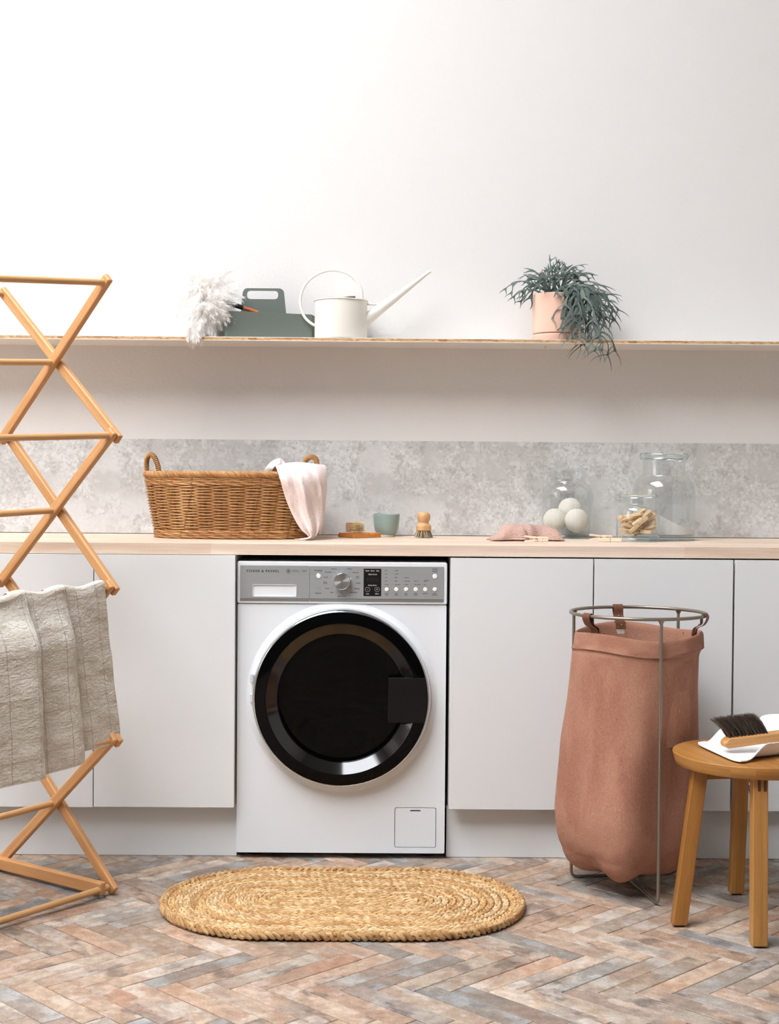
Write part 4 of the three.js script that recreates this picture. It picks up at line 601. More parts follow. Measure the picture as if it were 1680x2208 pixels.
{ // cup
  const p = aty(833, 1155.5, CY), z = -0.56, q = atz(833, 1155, z), sc = FOCAL / (camera.position.z - z), R = 28.3 / sc, h = 49 / sc; const m = phys({ color: 0x8b9d96, roughness: 0.35, clearcoat: 0.3, clearcoatRoughness: 0.3 });
  const T = thing('ceramic_cup', 'handmade pale sage-green ceramic cup with a bare clay foot on the worktop', 'cup', [q.x, CY, z]);
  const out = [[0.68, 0.1], [0.78, 0.15], [0.88, 0.28], [0.945, 0.45], [0.975, 0.65], [1.0, 0.88], [0.995, 0.985], [0.975, 1.0], [0.945, 0.985], [0.93, 0.85], [0.9, 0.5], [0.8, 0.25], [0.6, 0.16], [0, 0.15]].map(([a, b]) => [a * R, b * h]);
  const g = lathe(out, 72), pp = g.attributes.position; for (let i = 0; i < pp.count; i++) { const a = Math.atan2(pp.getZ(i), pp.getX(i)), y = pp.getY(i), k = smooth(0.3 * h, h, y); pp.setXYZ(i, pp.getX(i) * (1 + 0.018 * Math.sin(2 * a + 1) * k), y + 0.0014 * Math.sin(3 * a + 2.2) * k, pp.getZ(i) * (1 + 0.018 * Math.sin(2 * a + 1) * k)); } g.computeVertexNormals();
  part('bowl', g, m, T); part('foot', lathe([[0, 0], [0.63 * R, 0], [0.66 * R, 0.01 * h], [0.685 * R, 0.105 * h], [0, 0.105 * h]], 64), std({ color: 0xd9ccba, roughness: 0.85 }), T, 'bare clay foot');
}
{ // dish brush standing on its bristles
  const z = -0.50, q = atz(913.5, 1156, z), sc = FOCAL / (camera.position.z - z), k = 1 / sc, wd = std(wood([214, 170, 122], [184, 132, 84], { seed: 81, rough: 0.55, streak: 0.4 }));
  const T = thing('scrubbing_brush', 'wooden pot brush with a turned knob handle standing on its stiff bristles', 'brush', [q.x, CY, z]);
  const pr = [[0, 55.2], [7.5, 55], [11, 53.5], [13.6, 49.5], [14.3, 44.5], [13.4, 39], [11, 34.5], [10.2, 32.3], [11.2, 30.4], [14.2, 28.2], [15.8, 26.2], [16.3, 24], [16.3, 16.4], [15.2, 15], [0, 15]].map(([a, b]) => [Math.max(a, 0.001) * k, b * k]);
  const g = lathe(pr.reverse(), 56), uv = g.attributes.uv, p = g.attributes.position; for (let i = 0; i < p.count; i++) uv.setXY(i, p.getY(i) + 0.3 * Math.abs(p.getX(i)), p.getX(i)); part('handle', g, wd, T);
  const r = rng(17), cols = [0xd9c7a0, 0x5b4a3a, 0x8e7a60]; const gs = [[], [], []];
  for (let t = 0; t < 300; t++) { const a = r() * TAU, R = Math.sqrt(r()) * 14.2, R2 = R * 1.43 + r() * 1.2, dx = (r() - 0.5) * 0.07, tip = V(Math.cos(a + dx) * R2 * k, 0.0006 + r() * 0.0022, Math.sin(a + dx) * R2 * k), b = V(Math.cos(a) * R * k, 15.5 * k, Math.sin(a) * R * k); gs[t % 8 < 4 ? 0 : t % 8 < 6 ? 1 : 2].push(tube([b, b.clone().lerp(tip, 0.5).add(V(Math.cos(a) * 0.0008, 0, Math.sin(a) * 0.0008)), tip], 0.00062, 3, 5)); }
  gs.forEach((G, i) => { part('bristles', G, std({ color: cols[i], roughness: 0.75 }), T).userData.kind = 'stuff'; });
}
// ------------------------------------------------------------------ clothes pegs
const pegWood = std(wood([232, 200, 158], [208, 166, 118], { seed: 91, rough: 0.6, streak: 0.35, rings: 3 })), pegPale = std(wood([240, 222, 198], [222, 196, 164], { seed: 93, rough: 0.6, streak: 0.25, rings: 3 })), wire = phys({ color: 0xb9bcbf, metalness: 1, roughness: 0.3 });
function peg(mat, label, group) {   // two slotted wooden legs and a coil spring, lying along x, jaws at +x
  const T = thing('clothes_peg', label, 'clothes peg', [0, 0, 0], 0, group), L = 0.073, w = 0.0102, h = 0.0068;
  const leg = () => { const s = new THREE.Shape(); s.moveTo(-L / 2, 0.0052); s.lineTo(-0.006, 0.0004); s.lineTo(-0.003, 0.002); s.lineTo(0, 0.0022); s.lineTo(0.003, 0.0004); s.lineTo(0.016, 0.0004); s.quadraticCurveTo(0.0195, 0.0032, 0.023, 0.0004); s.lineTo(L / 2 - 0.004, 0.0008); s.lineTo(L / 2, 0.003); s.lineTo(L / 2 - 0.002, h); s.lineTo(0.002, h + 0.0002); s.lineTo(0.0005, h - 0.0008); s.lineTo(-0.001, h + 0.0002); s.lineTo(-L / 2, h + 0.004); s.closePath(); return uvBox(extrude(s, w, 0.0004, 6, 1).translate(0, 0, -w / 2), 'x', [0.2, 0.1]); };
  part('leg', leg(), mat, T); part('leg', leg().rotateX(PI), mat, T);
  const pts = []; for (let i = 0; i <= 40; i++) { const t = i / 40, a = t * TAU * 3; pts.push(V(Math.cos(a) * 0.0024 - 0.0005, Math.sin(a) * 0.0024, lerp(-w / 2 - 0.0007, w / 2 + 0.0007, t))); }
  pts.unshift(V(0.0006, h + 0.0009, w / 2 - 0.002), V(0.0006, h + 0.0009, -w / 2 - 0.0007), V(0.0025, 0.004, -w / 2 - 0.0009)); pts.push(V(0.0025, -0.004, w / 2 + 0.0009), V(0.0006, -h - 0.0009, w / 2 + 0.0007), V(0.0006, -h - 0.0009, -w / 2 + 0.002));
  part('spring', tube(pts, 0.0006, 140, 6, false, 0.3), wire, T); return T;
}
function pegCopy(src, label, group) { const c = src.clone(); c.name = numbered('clothes_peg'); scene.add(c); c.userData = { ...src.userData, label }; if (group) c.userData.group = group; else delete c.userData.group; return c; }
function placePeg(p, pos, yaw, roll, pitch = 0) { p.rotation.set(0, 0, 0); p.quaternion.setFromEuler(new THREE.Euler(roll, yaw, pitch, 'YZX')); p.position.copy(pos); return p; }
const pegA = peg(pegPale, 'clothes peg lying on its flat side in front of the pink knitted cloth');
placePeg(pegA, aty(1157, 1167.5, CY).setY(CY + 0.0078), 0.03, 0);
const pegB = pegCopy(pegA, 'clothes peg lying behind the other on the worktop, left of the small jar');
placePeg(pegB, aty(1296, 1164, CY).setY(CY + 0.0082), 0.06, 0);
const pegC = pegCopy(pegA, 'clothes peg showing its spring side, touching the foot of the small peg jar');
placePeg(pegC, aty(1315, 1168, CY).setY(CY + 0.0058), -0.1, PI / 2);
// ------------------------------------------------------------------ glass jars
const glass = phys({ color: 0xfbfcfc, transmission: 1, roughness: 0, ior: 1.62, thickness: 0 }), thick = phys({ color: 0xf4fbfb, transmission: 1, roughness: 0.0, ior: 1.5, thickness: 0.01, attenuationColor: new THREE.Color(0.80, 0.90, 0.92), attenuationDistance: 0.06 });
const slab = phys({ color: 0xecf2f4, transmission: 1, roughness: 0, ior: 1.55, thickness: 0 });
function jar(name, label, px, zc, yb, prof, rim, scale) {   // profile in pixels: [half width, height above the worktop]
  const sc = FOCAL / (camera.position.z - zc), c = atz(px, yb, zc), T = thing(name, label, 'jar', [c.x, CY, zc]), k = 1 / sc, t = 0.0026, o = prof.map(([a, b]) => [a * k, b * k]), base = 0.017 * (scale || 1);
  const wall = o.filter(([, y]) => y >= base);
  const inner = wall.map(([a, y], i) => [Math.max(a - t, 0.001), y]).reverse();
  part('glass_wall', lathe([[wall[0][0], base], ...wall, ...inner, [wall[0][0] - t, base], [wall[0][0], base]], 96), glass, T);
  part('glass_base', lathe([[0, 0.0008], [o[0][0] - 0.006, 0.0006], [o[0][0] - 0.001, 0.0022], [o[0][0], 0.004], [wall[0][0], base - 0.0002], [0, base - 0.0002]], 96), slab, T);
  const [ra, ry, rr, fl] = rim; const tp = new THREE.TorusGeometry(ra * k, rr * k, 16, 96).rotateX(PI / 2); if (fl) tp.scale(1, fl, 1); part('rim', tp.translate(0, ry * k, 0), thick, T);
  return { T, k, base };
}
const jBig = jar('glass_jar', 'largest wide-necked clear glass jar, holding a slope of white washing powder', 1430, -0.475, 1163, [[67, 0], [68, 14], [68, 90], [67, 108], [63, 122], [56, 131], [48, 136], [46, 140], [46, 176]], [48, 180, 4.2, 1.7]);
const jMid = jar('glass_jar', 'medium tall clear glass jar holding three white wool balls', 1223, -0.55, 1160, [[55, 0], [56, 12], [56, 92], [54, 105], [48, 114], [41, 119], [38, 122], [38, 131], [40.8, 133], [41.2, 147]], [41, 149, 1.3, 1]);
const jSml = jar('glass_jar', 'smallest squat clear glass jar filled with wooden clothes pegs', 1375, -0.345, 1167, [[46.5, 0], [47, 10], [47, 62], [45, 70], [40, 76], [34, 79], [33, 82], [33, 95]], [38.5, 97, 2.8, 1.3]);
{ // washing powder sloping down to the right
  const { T, k, base } = jBig, R = 64.5 * k, r = rng(31), m = tex(256, 256, (u, v) => { const s = vn(u * 128, v * 128, 128, 128, 910), g = fbm(u, v, 20, 20, 3, 912); const b = 236 + (g - 0.5) * 14; return s > 0.93 ? [150, 148, 148] : [b, b - 3, b - 6]; }, { repeat: [1, 1] });
  const top = (x) => base + 0.002 + lerp(0.092, 0.014, smooth(-1.35, 1.05, x / R));
  const g = merge([sheet((u, v) => { const a = u * TAU, x = Math.cos(a) * R * v, z = Math.sin(a) * R * v; return V(x, top(x) + 0.0015 * (fbm(clamp(x / R * 0.5 + 0.5, 0, 0.99), clamp(z / R * 0.5 + 0.5, 0, 0.99), 6, 6, 3, 915) - 0.5), z); }, 64, 16, 0, [3, 1]), sheet((u, v) => { const a = -u * TAU, x = Math.cos(a) * R, z = Math.sin(a) * R; return V(x, lerp(base + 0.0018, top(x), v), z); }, 64, 4, 0, [3, 0.5])]);
  const P = part('washing_powder', g, std({ map: m, roughness: 0.98, side: THREE.DoubleSide })); P.position.set(T.position.x, T.position.y, T.position.z); tag(P, 'sloping heap of speckled white washing powder inside the largest jar', 'washing powder', null, 'stuff');
}
{ // three felted wool balls
  const { T, k, base } = jMid, R = 25.5 * k, r = rng(53), wool = tex(512, 256, (u, v) => 0.6 * fbm(u, v, 30, 18, 4, 920) + 0.4 * Math.abs(fbm(u, v, 50, 14, 4, 925) * 2 - 1), { srgb: false }), wm = std({ color: 0xeae3d6, roughness: 0.98, bumpMap: wool, bumpScale: 0.0022 });
  const zc = T.position.z, put = (px, py, dz, label) => { const p = atz(px, py, zc + dz), g = new THREE.SphereGeometry(R, 48, 32), q = g.attributes.position; for (let i = 0; i < q.count; i++) { const x = q.getX(i), y = q.getY(i), z = q.getZ(i), n = 1 + 0.012 * Math.sin(x * 160 + label.length) * Math.sin(y * 140) + 0.008 * Math.sin(z * 220 + 1); q.setXYZ(i, x * n, y * n, z * n); } g.computeVertexNormals(); const m = part('wool_ball', g, wm); m.position.set(p.x, Math.max(p.y, CY + base + R + 0.0022), p.z); tag(m, label, 'wool ball', 'wool dryer balls in the jar'); };
  put(1197, 1126, 0.001, 'white felted wool ball at the lower left in the medium glass jar'); put(1243.5, 1126, 0.0245, 'white felted wool ball at the lower right in the medium glass jar'); put(1229, 1099, -0.036, 'white felted wool ball resting on top of the two others in the jar');
}
{ // pegs heaped in the small jar
  const { T, k, base } = jSml, z0 = T.position.z, G = 'clothes pegs in the small jar', lab = 'wooden clothes peg in the middle of the heap in the smallest jar', own = { 0: 'clothes peg at the upper left of the heap in the smallest glass jar', 2: 'frontmost clothes peg in the smallest glass jar, slanting up to the right', 4: 'clothes peg against the left glass of the smallest jar, end pointing down', 8: 'clothes peg against the right glass of the smallest jar, slanting up', 12: 'clothes peg on the very top of the heap in the smallest glass jar', 15: 'clothes peg lying level at the bottom of the smallest glass jar, behind the others', 17: 'clothes peg lying level at the bottom front of the smallest glass jar' }, src = peg(pegWood, lab, G);
  const H = [[1352, 1113, 0.010, -0.5, 1.2, 0.20], [1385, 1118, 0.024, 0, 0.9, 0.72], [1377, 1131, 0.034, 0.1, 1.57, 0.70], [1362, 1118, 0.018, 0.2, 0.3, 0.35], [1350, 1128, 0.02, -0.2, 0.4, -0.45], [1356, 1140, 0.02, 0.3, 1.3, -0.35], [1346, 1132, 0.0, 0.3, 0.6, -0.7], [1394, 1122, 0.010, -0.2, 1.1, 0.62], [1398, 1130, -0.004, 0.2, 0.7, 0.55], [1370, 1142, 0.024, 0.2, 0.2, -0.2], [1390, 1143, 0.014, -0.3, 0.8, 0.3], [1402, 1137, 0.0, -0.4, 1.4, 0.5], [1374, 1110, -0.004, 0.6, 0.5, 0.4], [1364, 1126, -0.012, 0.9, 0.3, 0.2], [1386, 1132, -0.016, -0.6, 1.0, 0.3], [1372, 1147, 0.0, 1.2, 0.4, 0.02], [1350, 1146, 0.004, -0.9, 0.2, 0.05], [1380, 1147, 0.02, -0.35, 1.5, 0.0]];
  H.forEach(([px, py, dz, yaw, roll, pitch], i) => { const p = i ? pegCopy(src, own[i] || lab, G) : src, c = atz(px, py, z0 + dz); c.y = Math.max(c.y, CY + base + 0.012 + Math.abs(Math.sin(pitch)) * 0.012); if (!i) p.userData.label = own[0];
    placePeg(p, c, yaw, roll, pitch);
    const d = V(0.0385, 0, 0).applyQuaternion(p.quaternion), lim = 47 * k - 0.0105; for (let it = 0; it < 12; it++) for (const s of [-1, 1]) { const ex = c.x + s * d.x - T.position.x, ez = c.z + s * d.z - T.position.z, q = Math.hypot(ex, ez); if (q > lim) { c.x -= ex * (1 - lim / q); c.z -= ez * (1 - lim / q); } } p.position.copy(c); });
}
{ // knitted dishcloth, dropped in a heap
  const zc = -0.36, c = aty(1133, 1164, CY), k = (camera.position.z - zc) / FOCAL, x0 = atz(1052, 1160, zc).x, x1 = atz(1213, 1160, zc).x;
  const ridge = [[0, 0.003], [0.05, 0.013], [0.1, 0.0165], [0.14, 0.019], [0.2, 0.042], [0.3, 0.052], [0.42, 0.0505], [0.48, 0.046], [0.55, 0.0505], [0.68, 0.046], [0.8, 0.042], [0.92, 0.038], [0.955, 0.031], [1, 0.004]];
  const hgt = (u) => { for (let i = 0; i + 1 < ridge.length; i++) if (u <= ridge[i + 1][0]) { const t = (u - ridge[i][0]) / (ridge[i + 1][0] - ridge[i][0]); return lerp(ridge[i][1], ridge[i + 1][1], t * t * (3 - 2 * t)); } return 0.004; };
  const knit = tex(512, 512, (u, v) => { const n = 22, r = Math.floor(v * n), fu = (u * n + (r % 2) * 0.5) % 1, fv = (v * n) % 1, d = Math.hypot((fu - 0.5) * 1.05, (fv - 0.5) * 1.25); return clamp(1 - d * 1.7); }, { srgb: false }), kcol = tex(512, 512, (u, v) => { const n = 22, r = Math.floor(v * n), fu = (u * n + (r % 2) * 0.5) % 1, fv = (v * n) % 1, d = Math.hypot((fu - 0.5) * 1.05, (fv - 0.5) * 1.25), q = (vn(u * 90, v * 90, 90, 90, 930) - 0.5) * 26; const cc = mixc([240, 216, 205], [190, 144, 128], smooth(0.25, 0.55, d)); return [cc[0] + q, cc[1] + q, cc[2] + q]; });
  for (const t of [knit, kcol]) t.repeat.set(11, 11);
  const km = std({ map: kcol, bumpMap: knit, bumpScale: 0.0022, roughness: 0.95, side: THREE.DoubleSide });
  const fn = (u, v) => { // v: 0 front hem on the worktop, up over the ridge, 1 back hem
    const x = lerp(x0, x1, u), h = hgt(u), fold = Math.exp(-Math.pow((u - 0.48 - 0.12 * (0.4 - v)) / 0.03, 2)), fold2 = Math.exp(-Math.pow((u - 0.27 + 0.25 * (0.5 - v)) / 0.035, 2)), wide = 0.052 + 0.012 * Math.sin(u * 7), a = v * PI;
    const y = h * Math.pow(Math.sin(clamp(a, 0.0, PI)), 0.75) * (1 - 0.28 * fold - 0.1 * fold2) + 0.002 + 0.004 * Math.sin(u * 23 + v * 6) * Math.sin(a) * 0.5, z = zc + Math.cos(a) * wide * (1 - 0.14 * fold) + 0.02 * (0.5 - u) + 0.008 * Math.sin(u * 16);
    return V(x + 0.006 * Math.sin(v * 5 + u * 3) * Math.sin(a), CY + Math.max(y, 0.0032), z + 0.012);
  };
  tag(part('knitted_cloth', sheet(fn, 110, 60, 0.003, [0.21, 0.13]), km), 'dusty pink moss-stitch knitted dishcloth heaped on the worktop beside a peg', 'dishcloth');
}
// ------------------------------------------------------------------ braided oval rug
{
  const cx = 0.019, cz = 0.448, hw = 0.464, hd = 0.288, straight = hw - hd, n = 15, bw = hd / n, T = thing('oval_rug', 'oval braided natural jute rug on the tiled floor in front of the washing machine', 'rug', [cx, 0.0006, cz]);
  const smap = tex(512, 128, (u, v) => { const f = vn(u * 16, v * 100, 16, 100, 940), a = fbm(u, v, 10, 6, 4, 945); let c = mixc([222, 192, 148], [186, 146, 98], smooth(0.3, 0.7, a)); const g = (f - 0.5) * 60; return [c[0] + g, c[1] + g, c[2] + g * 0.9]; }, { repeat: [3, 30] }), sb = tex(256, 128, (u, v) => vn(u * 10, v * 60, 10, 60, 950), { srgb: false, repeat: [3, 30] });
  const straws = [0xffffff, 0xf1e6d6, 0xfff4e2].map((c) => std({ map: smap, color: c, roughness: 0.8, bumpMap: sb, bumpScale: 0.0012 }));
  const r = rng(61);
  for (let k = 0; k < n; k++) {
    const d = bw * (k + 0.5) - (k === n - 1 ? 0.001 : 0), L = 4 * straight + TAU * d, edge = k === n - 1, W = Math.max(4, Math.round(L / 0.054)), seg = W * 13, gs = [];
    const at = (s, lat, y) => { s = ((s % L) + L) % L; let x, z, nx, nz; const h = 2 * straight, q = PI * d; if (s < h) { x = -straight + s; z = d; nx = 0; nz = 1; } else if (s < h + q) { const a = PI / 2 - (s - h) / d; nx = Math.cos(a); nz = Math.sin(a); x = straight + nx * d; z = nz * d; } else if (s < 2 * h + q) { x = straight - (s - h - q); z = -d; nx = 0; nz = -1; } else { const a = -PI / 2 - (s - 2 * h - q) / d; nx = Math.cos(a); nz = Math.sin(a); x = -straight + nx * d; z = nz * d; } return V(x + nx * lat, y, z + nz * lat); };
    const A = edge ? 0.0064 : 0.0056, B = edge ? 0.006 : 0.0038, rr = edge ? 0.0062 : 0.0051, yc = edge ? 0.0122 : 0.0104;
    for (let i = 0; i < 3; i++) { const pts = []; for (let j = 0; j < seg; j++) { const t = j / seg, f = t * W * TAU + i * TAU / 3; pts.push(at(t * L + 0.002 * Math.sin(j * 1.7 + k), A * Math.sin(f) * (1 + 0.06 * Math.sin(j * 0.9)), yc + B * Math.sin(2 * f) + 0.0008 * Math.sin(t * 40 + k))); }
      const g = tube(pts, rr, seg, 7, true); const uv = g.attributes.uv, o = r(); for (let q = 0; q < uv.count; q++) uv.setXY(q, uv.getX(q) + o, uv.getY(q) + o * 0.3); gs.push(g); }
    part('braid', gs, straws[(k * 2 + (k >> 2)) % 3], T);
  }
}
// ------------------------------------------------------------------ laundry hamper
{
  const zc = 0.26, ct = atz(1376, 1322, zc), sc = FOCAL / (camera.position.z - zc), R = 148 / sc - 0.004, ry = ct.y, T = thing('laundry_hamper', 'dusty pink canvas laundry bag hung by leather straps in a round bronze wire frame', 'hamper', [ct.x, 0.0005, zc]);
  const bronze = phys({ color: 0x8f8579, metalness: 0.75, roughness: 0.36 }), tr = 0.0046;
  const ringG = new THREE.TorusGeometry(R, tr, 14, 128).rotateX(PI / 2).translate(0, ry, 0); part('ring', ringG, bronze, T);
  const on = (deg, y = 0, k = 1) => V(Math.cos(deg * PI / 180) * R * k, y, Math.sin(deg * PI / 180) * R * k), legs = [81, 206, 318];
  const feet = legs.map((a) => on(a, tr)); const mid = feet[1].clone().lerp(feet[2], 0.5);
  legs.forEach((a, i) => { const f = feet[i], inw = (i ? feet[3 - i] : mid).clone().sub(f).normalize(), c = new THREE.CatmullRomCurve3([on(a, ry), on(a, ry * 0.5), on(a, 0.05), on(a, 0.018), f.clone().addScaledVector(inw, 0.004).setY(0.0085), f.clone().addScaledVector(inw, 0.014).setY(tr), f.clone().addScaledVector(inw, 0.05).setY(tr), f.clone().addScaledVector(inw, i ? feet[1].distanceTo(feet[2]) / 2 : f.distanceTo(mid)).setY(tr)], false, 'catmullrom', 0.3); part('leg', tube(c, tr * 0.94, 90, 12), bronze, T); part('weld', new THREE.ConeGeometry(0.010, 0.02, 16).rotateX(PI).translate(...on(a, ry - 0.011).toArray()), bronze, T); });
  const wireL = (a, b) => part('brace_wire', rod(a, b, 0.0014, 8), bronze, T); wireL(feet[0].clone().setY(0.008), mid.clone().add(V(-0.03, 0.05, 0))); wireL(feet[0].clone().setY(0.008), mid.clone().add(V(0.0, 0.05, 0)));
  // the bag: turned-over rim band, round at the top, squarer towards the bottom, sagging base
  const canvas = (() => { const m = tex(512, 512, (u, v) => { const a = vn(u * 256, v * 128, 256, 128, 960), b = vn(u * 128, v * 256, 128, 256, 965), cl = fbm(u, v, 5, 5, 4, 970), sp = vn(u * 300, v * 300, 300, 300, 975); let c = mixc([168, 121, 99], [156, 107, 86], smooth(0.3, 0.7, cl)); const g = (a + b - 1) * 15; c = [c[0] + g, c[1] + g, c[2] + g]; return sp > 0.965 ? mixc(c, [226, 180, 160], 0.6) : c; }, { repeat: [1, 1] }), b = tex(512, 512, (u, v) => 0.4 * fbm(u, v, 7, 9, 4, 980) + 0.6 * (0.5 * vn(u * 256, v * 128, 256, 128, 960) + 0.5 * vn(u * 128, v * 256, 128, 256, 965)), { srgb: false }); return std({ map: m, bumpMap: b, bumpScale: 0.0012, roughness: 0.95, side: THREE.DoubleSide }); })();
  const yrim = 0.6885, prof = [[-0.012, 0.40], [-0.006, 0.56], [-0.003, 0.655], [-0.0015, yrim - 0.004], [0.002, yrim], [0.006, yrim - 0.003], [0.008, 0.665], [0.0085, 0.650], [0.0075, 0.6445], [0.003, 0.6415], [0.0015, 0.633], [0.0, 0.6], [0.002, 0.5], [0.004, 0.4], [0.006, 0.3], [0.008, 0.2], [0.006, 0.16], [0.0, 0.125], [-0.012, 0.095], [-0.026, 0.073], [-0.05, 0.056], [-0.1, 0.046], [-0.165, 0.043]], pc = new THREE.CatmullRomCurve3(prof.map(([a, b]) => V(a, b, 0)), false, 'centripetal');
  const base = [[0.72, 1378, 131], [0.655, 1378, 131], [0.63, 1371, 132], [0.6, 1369, 133], [0.5, 1366, 136.5], [0.4, 1361, 142], [0.3, 1358, 144.5], [0.2, 1355, 146], [0.12, 1355, 145], [0, 1357, 142]];
  const side = (y) => { for (let i = 0; i + 1 < base.length; i++) if (y >= base[i + 1][0]) { const t = (y - base[i + 1][0]) / (base[i][0] - base[i + 1][0]); return [lerp(base[i + 1][1], base[i][1], t), lerp(base[i + 1][2], base[i][2], t)]; } return [1357, 142]; };
  const bag = (u, v) => { const a = u * TAU, p = pc.getPoint(v), y = p.y, inside = v < 0.19, [mx, hw0] = side(inside ? 0.66 : y), w = hw0 / sc, sq = smooth(0.62, 0.2, y) * (inside ? 0 : 1), e = lerp(2, 4.8, sq), phi = a - (103 + 45) * PI / 180, rr = 1 / Math.pow(Math.pow(Math.abs(Math.cos(phi)), e) + Math.pow(Math.abs(Math.sin(phi)), e), 1 / e), rn = 0.7071 * Math.pow(2, 1 / e) * 1.005;
    const wr = (fbm(u, clamp(v, 0, 0.999), 8, 5, 4, 990) - 0.5) * 0.014 * smooth(0, 0.25, v), q = w * rr * rn + p.x + wr, deep = inside || y > 0.5 ? 0.97 : lerp(1, 0.97, smooth(0.3, 0.5, y));
    const dip = (y > 0.6 ? (0.006 * Math.sin(a * 3 + 0.6) - 0.004 * Math.sin(a)) : 0), corner = y < 0.16 ? -0.006 * Math.max(0, Math.cos(4 * phi + PI)) * smooth(0.16, 0.06, y) : 0;
    return V((mx - 1376) / sc + Math.cos(a) * q, Math.max(y + dip + corner + (y < 0.1 ? 0.006 * Math.sin(a * 5 + 1) : 0), 0.0405), Math.sin(a) * q * deep); };
  part('bag', sheet((u, v) => bag(1 - u, v), 140, 130, 0, [4.4, 3.2]), canvas, T);
  const st = []; for (let i = 0; i < 150; i++) { const u0 = i / 150, u1 = (i + 0.6) / 150, va = 0.3; let vv = 0; for (let q = 0.2; q < 0.5; q += 0.002) if (pc.getPoint(q).y < 0.6465 && q > 0.24) { vv = q; break; } const A = bag(u0, vv), B = bag(u1, vv); const o = (p) => V(p.x * 1.006, p.y, p.z * 1.006); st.push(rod(o(A), o(B), 0.0006, 5)); } part('stitching', st, std({ color: 0xb98a76, roughness: 0.9 }), T).userData.kind = 'stuff';
  // leather straps
  const leather = std({ color: 0x683e2b, roughness: 0.55, bumpMap: bumpNoise(60, 60, 995), bumpScale: 0.0003, side: THREE.DoubleSide }), brass = phys({ color: 0xb08a50, metalness: 1, roughness: 0.25 });
  for (const [deg, low] of [[262, 0.7], [146, 0.703], [26, 0.703]]) {
    const o = new THREE.Group(); o.name = 'strap'; o.position.copy(on(deg, 0)); o.rotation.y = -deg * PI / 180 + PI / 2; T.add(o);   // local +z points away from the middle
    const inn = deg > 200 ? -0.026 : -0.03, path = new THREE.CatmullRomCurve3([V(0, low - 0.02, inn), V(0, low, inn + 0.004), V(0, ry - 0.022, -0.009), V(0, ry - 0.002, -0.0068), V(0, ry + 0.0062, 0), V(0, ry - 0.002, 0.0068), V(0, ry - 0.022, -0.002), V(0, low, inn + 0.0085), V(0, low - 0.02, inn + 0.0045)], false, 'centripetal');
    part('leather_loop', sheet((u, v) => { const p = path.getPoint(v); p.x = (u - 0.5) * 0.0262; return p; }, 3, 60, 0.0018, [0.03, 0.14]), leather, o);
    for (const y of [ry - 0.024, ry - 0.047]) part('rivet', new THREE.SphereGeometry(0.0028, 16, 10).scale(1, 1, 0.6).translate(0, y, lerp(inn, -0.009, (y - low) / (ry - 0.022 - low)) - 0.003), brass, o);
    part('canvas_tab', rbox(0.027, 0.018, 0.004, 0.0015).translate(0, low - 0.028, inn + 0.003), std({ color: 0xcfc5b4, roughness: 0.9 }), o);
    part('buckle', tube([V(-0.0155, low - 0.02, inn + 0.003), V(-0.0155, low - 0.006, inn + 0.004), V(-0.0135, low - 0.003, inn + 0.004), V(0.0135, low - 0.003, inn + 0.004), V(0.0155, low - 0.006, inn + 0.004), V(0.0155, low - 0.02, inn + 0.003)], 0.0011, 40, 8), brass, o);
  }
}
